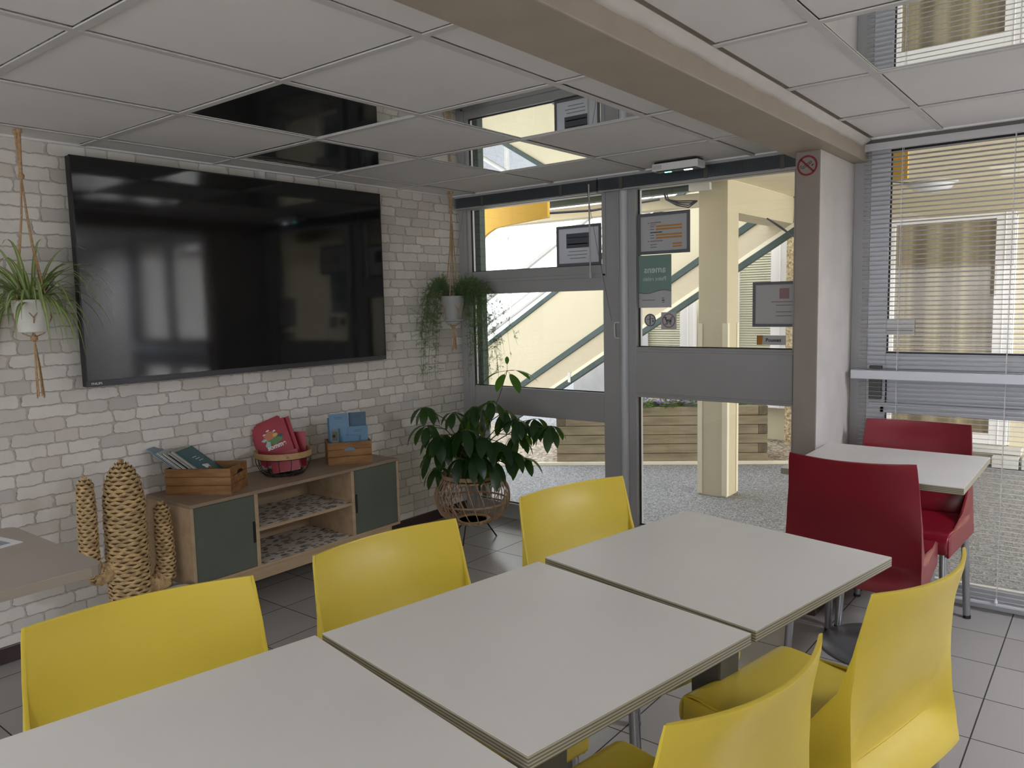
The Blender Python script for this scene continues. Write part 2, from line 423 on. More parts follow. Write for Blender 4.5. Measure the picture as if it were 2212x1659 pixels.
region(XW, -1.18, YB, 3.82, -2.67)
region(-.935, XR, YB, 3.82, -.657)
ceil = struct(tiles.build('ceiling', M['ctile']))
bars.build('ceiling_grid', M['tbar'], ceil)
tr = MB(); tr.bb(XW, -1.18, 3.80, 3.823, ZC-.004, ZC+.004); tr.bb(-.96, XR, 3.80, 3.823, ZC-.004, ZC+.004)
tr.bb(XW, XW+.022, YB, 3.82, ZC-.004, ZC+.006)
struct(tr.build('trim_1', M['white_pvc']))
lab = {1: 'larger square mirror ceiling tile reflecting the black television screen',
       2: 'square mirror ceiling tile reflecting the framed notice of the corner window',
       3: 'square mirror ceiling tile nearest the brick wall, above the television',
       4: 'square mirror ceiling tile closest to the corner window, showing its white sky',
       5: 'square mirror ceiling tile right of the beam, reflecting the open blind'}
for (x, y), k in mirrors.items():
    o = MB().bb(x+.013, x+.587, y+.013, y+.587, ZC+.002, ZC+.012).build('mirror_tile', M['mirror'], loc=(x+.3, y+.3, ZC))
    tag(o, lab[k], 'ceiling tile', 'mirror tiles in the suspended ceiling')
# beam, plaster fillet, pillar
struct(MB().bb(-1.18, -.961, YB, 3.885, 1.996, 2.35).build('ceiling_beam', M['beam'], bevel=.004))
fil = MB(); n = 160
rows = [[], [], []]
for i in range(n+1):
    y = YB+(3.80-YB)*i/n; a = .003*math.sin(i*.9)+random.uniform(-.0025, .0025)
    rows[0].append((-.962, y, 2.055+a*.6)); rows[1].append((-.952, y, 2.066+a*.5)); rows[2].append((-.928, y, 2.081))
fil.grid(rows)
struct(fil.build('trim_2', M['plaster'], smooth=60, solid=.004))
struct(MB().bb(-1.125, -1.02, 3.384, 3.93, 0, 1.997).build('pillar', [M['plaster'], plain('pillar_front_taupe', '#8f847c', .7)], bevel=.006))
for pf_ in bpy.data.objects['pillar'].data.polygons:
    if pf_.normal.y < -.9: pf_.material_index = 1  # front face gets a darker taupe than the other sides
struct(MB().bb(-1.137, -1.008, 3.372, 3.86, 0, .065).build('baseboard_front', M['base'], bevel=.002))
struct(MB().bb(-1.02, -.945, 3.885, 3.95, 0, 2.08).build('trim_3', M['alu'], bevel=.003))
struct(MB().bb(-1.28, -1.125, 3.86, 3.96, 0, 2.09).build('trim_4', M['alu'], bevel=.003))

# ---- window 1 (corner window, three lights)
Y0, Y1 = 3.872, 3.935
w1 = srt('window_1')
fr = MB()
fr.bb(XW, -3.39, Y0, Y1, 0, 2.09); fr.bb(-2.375, -2.262, Y0, Y1, 0, 2.09)
fr.bb(-3.39, -2.375, Y0, Y1, 1.455, 1.60); fr.bb(-3.39, -2.375, Y0, Y1, .682, .856); fr.bb(-3.39, -2.375, Y0, Y1, 0, .095); fr.bb(-3.39, -2.375, Y0, Y1, 2.0, 2.09)
# sash lines of the opening top light
fr.bb(-3.43, -3.405, Y0-.008, Y0, 1.535, 2.05); fr.bb(-2.375, -2.352, Y0-.008, Y0, 1.535, 2.05); fr.bb(-3.43, -2.352, Y0-.008, Y0, 1.528, 1.55); fr.bb(-3.385, -3.372, Y0-.006, Y0, .08, 1.46)
fr.bb(XW, -2.24, Y0-.012, Y0, 0, .02)
fr.build('window_frame', M['alu'], w1, bevel=.003)
for a in ((-3.392, -2.392, 1.60, 2.0), (-3.39, -2.373, .856, 1.455), (-3.386, -2.373, .095, .682)):
    g = MB().bb(a[0], a[1], 3.904, 3.908, a[2], a[3]).build('pane', M['glass'], w1)
gk = MB()
for a in ((-3.392, -2.392, 1.60, 2.0), (-3.39, -2.373, .856, 1.455), (-3.386, -2.373, .095, .682)):
    gk.bb(a[0], a[1], 3.90, 3.912, a[2], a[2]+.005); gk.bb(a[0], a[0]+.006, 3.90, 3.912, a[2], a[3]); gk.bb(a[1]-.004, a[1], 3.90, 3.912, a[2], a[3])
gk.build('gasket', M['gasket'], w1)
hk = MB(); hk.tube([(-2.262, 3.86, 1.27), (-2.285, 3.852, 1.268), (-2.288, 3.85, 1.255), (-2.286, 3.85, 1.195), (-2.283, 3.852, 1.182), (-2.258, 3.86, 1.18)], .0045, 6)
hk.build('handle', M['white_pvc'], w1, smooth=60)

# ---- door 1
d1 = srt('door_1')
fr = MB()
fr.bb(-2.262, -2.252, Y0-.01, Y1, 0, 2.09); fr.bb(-2.21, -2.16, Y0, Y1+.01, 0, 2.09)
fr.bb(-2.16, -1.27, Y0, Y1, .847, 1.13); fr.bb(-2.16, -1.27, Y0, Y1, 0, .10); fr.bb(-2.16, -1.27, Y0, Y1, 2.0, 2.09); fr.bb(-1.29, -1.2, Y0, Y1, 0, 2.09)
fr.bb(-2.16, -1.27, Y0-.006, Y0, 1.105, 1.118); fr.bb(-2.16, -1.27, Y0-.006, Y0, .862, .872)
fr.build('door_frame', M['alu'], d1, bevel=.003)
jb = MB(); jb.lathe([(.0235, 0), (.0235, 2.09)], (-2.231, 3.868, 0), 16)
jb.build('hinge_post', M['alu_daylit'], d1, smooth=60)
rd = MB(); rd.tube([(-2.262, 3.858, 2.0), (-2.262, 3.858, 1.56)], .004, 6); rd.tube([(-2.246, 3.846, 1.55), (-2.246, 3.846, 1.02)], .0055, 6)
rd.build('closing_rod', M['alu'], d1, smooth=60)
for a in ((-2.158, -1.288, 1.13, 2.0), (-2.158, -1.288, .10, .847)):
    MB().bb(a[0], a[1], 3.904, 3.908, a[2], a[3]).build('pane', M['glass'], d1)
gk = MB()
for a in ((-2.158, -1.288, 1.13, 2.0), (-2.158, -1.288, .10, .847)):
    gk.bb(a[0], a[1], 3.90, 3.912, a[2], a[2]+.005); gk.bb(a[0], a[0]+.005, 3.90, 3.912, a[2], a[3])
gk.build('gasket', M['gasket'], d1)

# ---- window 2 (right of the pillar)
w2 = srt('window_2')
fr = MB()
fr.bb(-.945, -.865, Y0+.01, Y1, 0, 2.09); fr.bb(-.865, 1.25, Y0+.01, Y1, 1.05, 1.122); fr.bb(-.865, 1.25, Y0+.01, Y1, 0, .09); fr.bb(-.865, 1.25, Y0+.01, Y1, 2.045, 2.09)
fr.bb(-.885, 1.25, Y0+.01, Y1, .845, .885); fr.bb(.42, .50, Y0, Y1, 0, 2.09); fr.bb(1.2, 1.28, Y0, Y1, 0, 2.09)
fr.build('window_frame', M['alu_daylit'], w2, bevel=.003)
MB().bb(-.865, 1.25, 3.90, 3.93, .885, 1.05).build('spandrel_panel', M['alu_daylit'], w2)
sl = MB(); sl.bb(-.995, 1.25, 3.795, 3.88, 1.008, 1.048); sl.bb(-.93, 1.25, 3.858, 3.885, .875, .895)
sl.build('cable_channel', M['alu_daylit'], w2, bevel=.003)
MB().bb(-.865, 1.25, 3.904, 3.908, 1.122, 2.045).build('pane', M['glass'], w2)
MB().bb(-.865, 1.25, 3.904, 3.908, .09, .845).build('pane', M['glass'], w2)
gk = MB(); gk.bb(-.866, -.86, 3.898, 3.912, .09, 2.045); gk.bb(-.866, 1.25, 3.898, 3.912, 1.122, 1.128); gk.bb(-.866, 1.25, 3.898, 3.912, 2.028, 2.045)
gk.build('gasket', M['gasket'], w2)
fi = MB(); fi.bb(-.93, -.875, 3.862, 3.882, .91, 1.065)
fi.build('latch_box', M['dkmetal'], w2, bevel=.003)
tag(w1, None, None); 

# ---- blinds
def collapsed(x0, x1, label, clips):
    b = thing('venetian_blind', label, 'blind', ((x0+x1)/2, 3.83, 2.0), 0, None)
    L = (x0+x1)/2
    st = MB(); n = 13
    for i in range(n): st.box((0, 0, .012+.0046*i), (x1-x0-.01, .026, .0022), 0)
    st.build('slats', M['slat_dk'], b)
    MB().box((0, 0, .085), (x1-x0, .03, .028)).build('head_rail', M['alu'], b, bevel=.002)
    MB().box((0, 0, .004), (x1-x0-.005, .027, .009)).build('bottom_rail', M['alu'], b, bevel=.002)
    for cx in clips:
        MB().box((cx-L, -.0145, .038), (.022, .003, .066)).build('tape', M['dkmetal'], b)
    return b
b1 = collapsed(-3.46, -2.375, 'raised grey venetian blind above the corner window, left of its control wand', (-3.22, -2.62))
b2 = collapsed(-2.37, -1.135, 'raised grey venetian blind above the glass door, below the emergency light', (-2.22, -1.72, -1.33))
wa = MB(); wa.tube([(.495, -.022, .05), (.499, -.022, -.44)], .0045, 8); wa.lathe([(.0055, -.02), (.009, -.005), (.0045, .03)], (.499, -.022, -.455), 8)
wa.build('control_wand', M['ltgrey'], b1, smooth=60)
co = MB(); co.tube([(.475, -.025, .06), (.55, -.03, -.30), (.645, -.035, -.72)], .0013, 5)
co.build('cord', M['dkmetal'], b1)
co = MB(); co.tube([(-1.165+1.7525, -.02, .07), (-1.158+1.7525, -.02, -.12)], .0014, 5); co.build('cord', M['dkmetal'], b2)
co = MB(); co.tube([(-3.37+2.9175, -.022, .0), (-3.45+2.9175, -.026, -.32)], .0009, 5); co.build('cord', M['dkmetal'], b1)

ob = thing('venetian_blind', 'lowered white venetian blind with open slats hanging in front of the right window', 'blind', (-.15, 3.84, 0))
sl = MB(); z = .062; x0, x1 = -.815, 1.38
while z < 2.03:
    t = R(-8); hw = .0125
    rows = []
    for k in range(4):
        a = (k/3-.5)*2; yy = a*hw*math.cos(t); zz = z+a*hw*math.sin(t)+.0018*(1-a*a)
        rows.append([(x0, yy, zz), (x1, yy, zz)])
    sl.grid(rows); z += .0206
sl.build('slats', M['slat'], ob, smooth=60, solid=.0007)
MB().box(((x0+x1)/2, 0, 2.052), (x1-x0+.004, .028, .034)).build('head_rail', M['slat'], ob, bevel=.002)
MB().box(((x0+x1)/2, 0, .045), (x1-x0, .025, .012)).build('bottom_rail', M['slat'], ob, bevel=.002)
for cx in (-.655, -.235, .3, .95):
    c = MB(); c.tube([(cx, -.0135, .045), (cx, -.0135, 2.04)], .0012, 5); c.tube([(cx, .0135, .045), (cx, .0135, 2.04)], .0012, 5)
    c.build('ladder_cord', M['slat'], ob)
nw = MB(); nw.lathe([(.004, -.012), (.008, .0), (.003, .016)], (-.235, -.018, .058), 8); nw.build('cord_knob', M['slat'], ob)
tag(MB().bb(-.96, 3.1, 3.825, 3.86, 2.066, 2.094).build('pelmet_rail', M['dkmetal'], bevel=.002), 'grey rail along the ceiling above the lowered white blind', 'rail')

# ---- ceiling lamps behind the camera (recessed 60x60 louvre lights)
for k, (x, y, st, l_) in enumerate(((-2.07, -.284, 2.5, 'lit square ceiling light left of the beam, out of the photo'), (1.143, 2.716, 58, 'lit square ceiling light nearest the lowered blind, out of the photo on the right'), (-.657, -.884, 3, 'lit square ceiling light behind the camera, right of the beam'))):
    L = thing('ceiling_light', l_, 'light', (x+.3, y+.3, ZC-.004)); lampm = emis('lit_diffuser', '#eef3ff', st)
    MB().box((0, 0, 0), (.56, .56, .006)).build('diffuser', lampm, L)
    g = MB()
    for i in range(-2, 3): g.box((i*.11, 0, -.008), (.006, .56, .012)); g.box((0, i*.11, -.008), (.56, .006, .012))
    g.build('louvre', M['slat'], L)

# ================================================================== TELEVISION
tv = thing('television', 'large black flat-screen television hung on the white brick wall', 'television', (-3.475, 2.278, 1.081))
MB().bb(.0, .052, -.60, .60, .2, .75).build('wall_mount', M['black'], tv)
bd = MB(); bd.bb(.035, .074, -.841, .841, 0, .951); bd.build('body', M['black'], tv, bevel=.004)
MB().bb(.0735, .0755, -.835, .835, .026, .946).build('screen', M['screen'], tv)
MB().bb(.073, .0775, -.841, .841, 0, .025).build('bottom_bezel', M['tvframe'], tv, bevel=.001)
ed = MB(); ed.bb(.072, .0765, -.8415, -.835, 0, .951); ed.bb(.072, .0765, .835, .8415, 0, .951); ed.bb(.072, .0765, -.841, .841, .946, .952)
ed.build('bezel', M['black'], tv)
text('logo_lettering', 'PHILIPS', .014, M['paperw'], tv, (.0785, -.80, .0125), (0, 1, 0), (0, 0, 1))
tag(MB().bb(-3.475, -3.462, 2.378, 2.402, 2.033, 2.085).build('cable_duct', M['white_pvc']), 'short white cable duct between the television top and the ceiling', 'cable duct')

# ================================================================== TV CABINET
XF = -3.092; yc = 2.289
cab = thing('media_cabinet', 'low oak cabinet with two dark green doors standing under the television', 'cabinet', (XF, yc, 0))
def cy(y): return y-yc
D = .375
MB().bb(-D, .0, cy(1.684), cy(2.894), .549, .565).build('top', M['oaktop'], cab, bevel=.0015)
bdy = MB()
bdy.bb(-D, 0, cy(1.684), cy(1.699), .198, .549); bdy.bb(-D, 0, cy(2.879), cy(2.894), .198, .549)
bdy.bb(-D, 0, cy(1.699), cy(2.879), .198, .212); bdy.bb(-D, -D+.01, cy(1.699), cy(2.879), .212, .549)
bdy.bb(-D+.01, -.001, cy(1.996), cy(2.015), .212, .549); bdy.bb(-D+.01, -.001, cy(2.563), cy(2.583), .212, .549)
bdy.build('body', M['oak'], cab, bevel=.001)
MB().bb(-D+.012, -.002, cy(2.015), cy(2.563), .372, .387).build('shelf', M['oak'], cab, bevel=.001)
for z, nm in ((.3878, 'upper'), (.2127, 'lower')):
    MB().bb(-D+.02, -.006, cy(2.018), cy(2.560), z, z+.0012).build('shelf_paper', M['floral'], cab)
for y0, y1, hy in ((1.700, 1.994, 1.988), (2.585, 2.877, 2.592)):
    d = MB().bb(-.018, -.002, cy(y0), cy(y1), .214, .547).build('door', M['dgreen'], cab, bevel=.001)
    h = MB().bb(-.004, .0005, cy(hy)-.007, cy(hy)+.007, .325, .425).build('handle', M['black'], cab, bevel=.003)
    h.parent = d
MB().bb(-.03, -.012, cy(1.74), cy(2.84), .141, .198).build('apron', M['oak'], cab, bevel=.001)
for x, y in ((-.035, 1.745), (-.035, 2.83), (-D+.05, 1.745), (-D+.05, 2.83)):
    l = MB(); sy = -1 if y < 2 else 1; sx = 1 if x > -.1 else -1
    l.tube([(x, cy(y), .198), (x+.02*sx, cy(y)+.02*sy, 0)], [.017, .011], 14)
    l.build('leg', M['oak'], cab, smooth=50)

# crates, basket and their papers
ZT = .565
def frame_at(origin, ex, ey=None):
    ex = Vector(ex).normalized(); ez = Vector((0, 0, 1)); ey = ez.cross(ex)
    Mx = Matrix((ex, ey, ez)).transposed().to_4x4(); Mx.translation = origin; return Mx
def crate(name, label, origin, ang, L, W, H, slot_mat, slot_long):
    c = thing(name, label, 'crate', origin, ang)
    t = .008
    lo = MB()
    for k in range(3):
        z0 = .006+k*(H-.006)/3; z1 = z0+(H-.006)/3-.0012
        lo.bb(0, L, 0, t, z0, z1); lo.bb(0, L, W-t, W, z0, z1)
    lo.build('long_side', M['crate'], c, bevel=.001)
    for x0, xp in ((0, .001), (L-t, L-.009)):
        sh = MB()
        for k in range(3):
            z0 = .006+k*(H-.006)/3; z1 = z0+(H-.006)/3-.0012; sh.bb(x0, x0+t, t, W-t, z0, z1)
        for y in (t, W-t-.008): sh.bb(xp, xp+.008, y, y+.008, .006, H)
        sh.build('short_side', M['crate'], c, bevel=.001)
    MB().bb(.001, L-.001, .001, W-.001, 0, .006).build('bottom_board', M['crate'], c)
    s = MB(); pts = []
    if slot_long:
        cx, cz = L*.5, H*.62
        for a in range(0, 181, 15): pts.append((cx+.03*math.cos(R(a)), -.0006, cz+.016*math.sin(R(a))))
        s.prism(pts, (0, .001, 0))
    else:
        cyy, cz = W*.55, H*.68
        for a in range(0, 181, 15): pts.append((L+.0006, cyy+.032*math.cos(R(a)), cz+.017*math.sin(R(a))))
        s.prism(pts, (-.001, 0, 0))
    s.build('hand_slot', slot_mat, c)
    return c
A1 = Vector((-3.366, 1.725, ZT)); a_ = Vector((.819, .574, 0)); b_ = Vector((-.574, .819, 0)); ang1 = math.atan2(.574, .819)
crate('wooden_crate', 'rustic wooden crate on the left end of the cabinet, holding leaning booklets', A1, ang1, .303, .19, .12, M['black'], False)
def slab(mb, o, e1, e2, n, w_, h_, t_):
    o = Vector(o); pts = [o, o+e1*w_, o+e1*w_+e2*h_, o+e2*h_]; mb.prism(pts, n*t_)
e2 = (-a_*math.cos(R(37))+Vector((0, 0, 1))*math.sin(R(37))).normalized(); nrm = b_.cross(e2)*-1
nrm = (a_*math.sin(R(37))+Vector((0, 0, 1))*math.cos(R(37))).normalized()
bk = [('#7d93a2', .318, .099), ('#9aa3a6', .285, .102), ('#b9bcbb', .290, .105), ('#3c4a4a', .278, .11), ('#c3c3bf', .284, .112), ('#4d5856', .270, .115), ('#8f8d86', .290, .12), ('#a09c93', .296, .125)]
for i, (c_, hh, ww) in enumerate(bk):
    hh *= 1.03
    s0 = .178+.0115*i if i < 6 else .172+.0135*i+(.006 if i == 7 else 0)
    o0 = A1+a_*s0+b_*.014+Vector((0, 0, .0095))
    mb = MB(); slab(mb, o0-o0, b_, e2, nrm, ww, hh, .0042 if i < 6 else .009)
    mt = plain('booklet_cover_%s' % c_[1:], c_, .4, var=.08)
    o = mb.build('booklet', mt, loc=None); o.location = o0
    names = ['rearmost blue booklet leaning in the left crate, its pale face showing at the top', 'second grey-blue booklet from the left leaning in the left crate', 'third, light grey booklet from the left leaning in the left crate', 'fourth, dark booklet from the left leaning in the left crate', 'fifth, white-edged booklet from the left leaning in the left crate', 'sixth, dark green booklet from the left leaning in the left crate', 'thick grey booklet leaning against the last but one place in the left crate', 'thick grey-brown booklet with white edge leaning just behind the petrol blue magazine']
    tag(o, names[i], 'booklet', 'booklets leaning in the left crate')
    if i > 1:
        pg = MB(); slab(pg, (b_*-.0004)-(nrm*0), b_, e2, nrm, .0006, hh*.995, .0016); pg.build('page_edge', M['paperw'], o)
o0 = A1+a_*.2855+b_*.02+Vector((0, 0, .012))
mb = MB(); slab(mb, Vector((0, 0, 0)), b_, e2, nrm, .155, .298, .004)
o = mb.build('magazine', M['magteal']); o.location = o0
tag(o, 'petrol blue magazine with a small colourful picture, front-most in the left crate', 'magazine')
def blob(mb, c, e1, e2, n, rx, ry, t0, t1=.0006, k=12, seed=0):
    rnd = random.Random(seed); pts = []
    for i in range(k):
        q = 2*pi*i/k; rr = 1+rnd.uniform(-.25, .25); pts.append(Vector(c)+e1*rx*rr*math.cos(q)+e2*ry*rr*math.sin(q)+n*t0)
    mb.prism(pts, n*t1)
pc = MB()
blob(pc, b_*.075+e2*.165, b_, e2, nrm, .022, .014, .004, seed=1); blob(pc, b_*.062+e2*.175, b_, e2, nrm, .014, .008, .0042, seed=2)
pc.build('picture', M['paperw'], o)
pc = MB(); blob(pc, b_*.08+e2*.135, b_, e2, nrm, .04, .03, .004, .0004, seed=3); pc.build('picture', M['leaf_fresh'], o)
pc = MB(); blob(pc, b_*.078+e2*.152, b_, e2, nrm, .010, .010, .0045, seed=4); pc.build('picture', M['magred'], o)
pc = MB()
for k in range(3): slab(pc, b_*(.05+.01*k)+e2*(.235-.014*k)+nrm*.004, b_, e2, nrm, .04, .003, .0004)
pc.build('lettering', M['lightink'], o)

A2 = Vector((-3.251, 2.547, ZT)); d2 = Vector((.548, .8365, 0)); ang2 = math.atan2(.8365, .548)
# second crate: long side faces the room
crate('wooden_crate', 'small wooden crate on the right end of the cabinet, holding blue leaflets', A2, ang2, .2295, .165, .119, M['magblue'], True)
n2 = Vector((-.8365, .548, 0)); upl = (Vector((0, 0, 1))*math.cos(R(6))+n2*math.sin(R(6))).normalized()
lf = [(.012, .105, .235, .06, '#567a95', 'tall blue leaflet at the back left of the right crate, mostly hidden by another'),
      (.02, .10, .256, .045, '#6a90ad', 'tall pale blue leaflet with two text lines standing left in the right crate'),
      (.125, .092, .255, .07, '#4c6a80', 'tall slate blue leaflet standing right in the right crate'),
      (.115, .104, .185, .035, '#628aa5', 'short blue leaflet in front of the slate blue one in the right crate'),
      (.085, .085, .14, .022, '#5b83a3', 'small blue leaflet lowest and centre in the right crate'),
      (.026, .036, .178, .018, '#6c7678', 'narrow leaflet with a dark photograph at the left of the right crate')]
for i, (u0, ww, hh, dd, c_, lb) in enumerate(lf):
    mt = plain('leaflet_%d' % i, c_, .5, var=.05)
    o0 = A2+d2*u0+n2*dd+Vector((0, 0, .008))
    mb = MB(); slab(mb, Vector((0, 0, 0)), d2, upl, n2, ww, hh, .0012)
    o = mb.build('leaflet', mt); o.location = o0; tag(o, lb, 'leaflet', 'leaflets in the right crate')
    if i in (1, 2, 3):
        q = MB(); slab(q, d2*ww*.3+upl*(hh-.028)-n2*.0008, d2, upl, n2, ww*.38, .0022, .0006); slab(q, d2*ww*.25+upl*(hh-.02)-n2*.0008, d2, upl, n2, ww*.5, .0018, .0006)
        q.build('lettering', M['greyink'], o)
    if i == 5:
        q = MB(); slab(q, d2*.004+upl*(hh-.06)-n2*.0008, d2, upl, n2, ww-.008, .048, .0006); q.build('photograph', M['dgreen'], o)
        q = MB(); blob(q, d2*.012+upl*(hh-.035), d2, upl, -n2, .008, .009, .001, .0006); q.build('photograph_detail', M['black'], o)

# basket
bc = Vector((-3.295, 2.305, ZT))
bk_ = thing('wire_basket', 'round black wire basket with a bent wood rim, full of red magazines on the cabinet', 'basket', bc)
band = MB(); rows = []
for r, z in ((.140, .092), (.143, .122), (.139, .122), (.136, .092), (.140, .092)):
    rows.append([(r*math.cos(2*pi*k/40), r*.98*math.sin(2*pi*k/40), z) for k in range(40)])
band.grid(rows, True); band.build('wooden_rim', M['bentwood'], bk_, smooth=40)
for k in range(14):
    a = 2*pi*k/14+.1; wv = MB()
    wv.tube([(.136*math.cos(a), .133*math.sin(a), .095), (.134*math.cos(a), .131*math.sin(a), .06), (.112*math.cos(a), .11*math.sin(a), .018), (.095*math.cos(a), .093*math.sin(a), .0025), (.0, .0, .0025)], .0017, 5)
    wv.build('wire', M['blackwire'], bk_)
for r, z in ((.095, .0035), (.099, .010), (.136, .09)):
    wv = MB(); wv.tube([(r*math.cos(2*pi*k/36), r*.98*math.sin(2*pi*k/36), z) for k in range(37)], .0019, 5, False); wv.build('wire_ring', M['blackwire'], bk_)
rv = MB(); a = R(-28); rv.lathe([(.001, -.001), (.006, 0), (.004, .003)], (0, 0, 0), 12); 
rvo = rv.build('rivet', M['steel'], bk_, smooth=60); rvo.location = (.1425*math.cos(a), .139*math.sin(a), .107); rvo.rotation_euler = (0, R(90), a)
lat = Vector((.785, .62, 0)); dep = Vector((-.62, .785, 0))
def mag(u, z, roll, lean, wd, ht, dist, label, mt=None, deco=False):
    e1 = (lat*math.cos(roll)+Vector((0, 0, 1))*math.sin(roll)).normalized()
    up = (Vector((0, 0, 1))*math.cos(roll)-lat*math.sin(roll)).normalized()
    up = (up*math.cos(lean)+dep*math.sin(lean)).normalized(); nn = e1.cross(up)*-1   # away from the viewer
    if nn.dot(dep) < 0: nn = -nn
    o0 = bc+lat*u+dep*dist+Vector((0, 0, z))
    mb = MB(); slab(mb, Vector((0, 0, 0)), e1, up, nn, wd, ht, .0032)
    o = mb.build('magazine', mt or M['magred']); o.location = o0
    tag(o, label, 'magazine', 'red magazines in the wire basket')
    pg = MB(); slab(pg, -up*.0006+nn*.0006, e1, up, nn, wd, .0007, .002); pg.build('page_edge', M['paperw'], o)
    return o, e1, up, nn
mag(-.124, .036, R(22), R(15), .165, .208, .035, 'red magazine at the back left of the wire basket, its corner sticking out furthest')
mag(-.113, .034, R(22), R(15), .165, .208, .026, 'red magazine second from the back left in the wire basket')
mag(-.005, .022, R(2), R(12), .105, .178, .05, 'red magazine standing nearly upright at the right of the wire basket')
mag(-.058, .044, R(20), R(14), .150, .205, .02, 'red magazine with a pointed top corner rising behind the front cover in the wire basket')
mag(-.02, .016, R(14), R(8), .125, .09, -.045, 'low red magazine with white page edges lying in the front of the wire basket')
mag(-.04, .012, R(9), R(10), .14, .07, -.055, 'lowest red magazine slumped against the wires at the front of the basket')
o, e1, up, nn = mag(-.098, .028, R(21), R(14), .175, .208, .004, 'red magazine with an illustrated cover reading somme, front-most in the wire basket')
def on(o, name, mt, fn): q = MB(); fn(q); return q.build(name, mt, o)
nf = -nn
on(o, 'illustration', plain('peach_glow_ink', '#c07a58', .6), lambda q: blob(q, e1*.078+up*.135, e1, up, nf, .032, .026, .0003, .0003, seed=5))
on(o, 'illustration', plain('meadow_green_ink', '#5d8a55', .6), lambda q: blob(q, e1*.095+up*.112, e1, up, nf, .038, .018, .0007, .0003, seed=6))
on(o, 'illustration', plain('straw_yellow_ink', '#c8bb62', .6), lambda q: (blob(q, e1*.107+up*.139, e1, up, nf, .016, .010, .0011, .0003, seed=7)))
on(o, 'illustration', plain('pale_aqua_ink', '#a9c4c4', .6), lambda q: (blob(q, e1*.058+up*.10, e1, up, nf, .013, .024, .0011, .0003, seed=8), blob(q, e1*.045+up*.13, e1, up, nf, .014, .008, .0011, .0003, seed=9)))
on(o, 'illustration', plain('petrol_ink', '#2e5560', .6), lambda q: blob(q, e1*.133+up*.128, e1, up, nf, .012, .008, .0011, .0003, seed=10))
on(o, 'white_bird', M['paperw'], lambda q: (blob(q, e1*.075+up*.172, e1, up, nf, .009, .004, .0011, .0003, seed=12), blob(q, e1*.107+up*.16, e1, up, nf, .009, .004, .0011, .0003, seed=13), blob(q, e1*.052+up*.158, e1, up, nf, .008, .003, .0011, .0003, seed=14)))
text('title_lettering', 'somme', .034, M['paperw'], o, e1*.098+up*.084+nf*.0022, e1, up, bold=.0012)

# white bin behind the chair, beside the cabinet
bn = MB(); bn.lathe([(.05, 0), (.062, .01), (.07, .20), (.066, .228), (.05, .236)], (-3.06, 1.60, 0), 24)
tag(bn.build('waste_bin', M['white_pvc'], smooth=50), 'small white rounded bin on the floor between the seagrass cactus and the cabinet', 'bin')

# ================================================================== SEAGRASS CACTUS
cx, cyy = -3.2, 1.462
ca = thing('woven_cactus', 'tall woven seagrass cactus sculpture standing against the brick wall', 'sculpture', (cx, cyy, 0))
def woven(path, rad, ribs=9, pitch=.0155, seed=1, cap=True):
    """coil of overlapping flat strands around a path"""
    rnd = random.Random(seed); P = [Vector(p) for p in path]
    seg = [(P[i+1]-P[i]).length for i in range(len(P)-1)]; T = sum(seg)
    def at(s):
        s = max(0, min(T, s)); i = 0
        while i < len(seg)-1 and s > seg[i]: s -= seg[i]; i += 1
        f = s/seg[i]; return P[i].lerp(P[i+1], f), i, f
    def radat(s): 
        p, i, f = at(s); return rad[i]*(1-f)+rad[i+1]*f
    def tan(s): return (at(s+.012)[0]-at(s-.012)[0]).normalized()
    mb = MB(); n = max(2, int(T/pitch)); ref = Vector((1, 0, 0))
    for k in range(n+1):
        s = k*T/n; c = at(s)[0]; t = tan(s); a = t.cross(ref)
        if a.length < .1: a = t.cross(Vector((0, 1, 0)))
        a.normalize(); b = t.cross(a).normalized(); r = radat(s)
        N = ribs*4; rows = [[], [], [], []]
        ph = rnd.uniform(-.1, .1)
        for j in range(N+1):
            q = 2*pi*j/N+ph; zig = ((j % 4)/4.0); hgt = abs(((j+2*(k % 2)) % 4)-2)/2.0
            thick = pitch*(.50+.20*hgt)+rnd.uniform(-.0016, .0012); rr = r*(1+.07*abs(math.sin(q*ribs/2)))+.0018*hgt+rnd.uniform(-.001, .0015)
            off = t*(pitch*.45*(hgt-.5))
            d_ = a*math.cos(q)+b*math.sin(q)
            rows[0].append(c+off+d_*(rr-.0018)-t*thick*.7); rows[1].append(c+off+d_*(rr+.0012)-t*thick*.28)
            rows[2].append(c+off+d_*(rr+.0012)+t*thick*.28); rows[3].append(c+off+d_*(rr-.0018)+t*thick*.7)
        mb.grid(rows)
    core = []; cm = MB()
    for k in range(13):
        s = k*T/12; core.append(at(s)[0])
    cm.tube(core, [max(.002, radat(k*T/12)-.003) for k in range(13)], 16)
    cm.build('inner_core', M['weave_gap'], ca, smooth=60)
    return mb
woven([(0, 0, 0), (0, 0, .3), (0, 0, .62), (.0, 0, .70), (0, 0, .755), (0, 0, .785)], [.076, .078, .074, .064, .04, .008], 10).build('trunk', M['seagrass'], ca, smooth=50)
woven([(0, -.06, .36), (0, -.11, .345), (0, -.148, .375), (0, -.15, .45), (0, -.148, .6), (0, -.147, .72), (0, -.147, .742)], [.03, .036, .036, .034, .033, .029, .008], 7, .0145, 2).build('arm', M['seagrass'], ca, smooth=50)
woven([(0, .06, .255), (0, .10, .235), (0, .145, .25), (0, .158, .32), (0, .156, .45), (0, .153, .555), (0, .152, .578)], [.032, .04, .042, .036, .034, .029, .008], 7, .0145, 3).build('arm', M['seagrass'], ca, smooth=50)
rnd = random.Random(5)
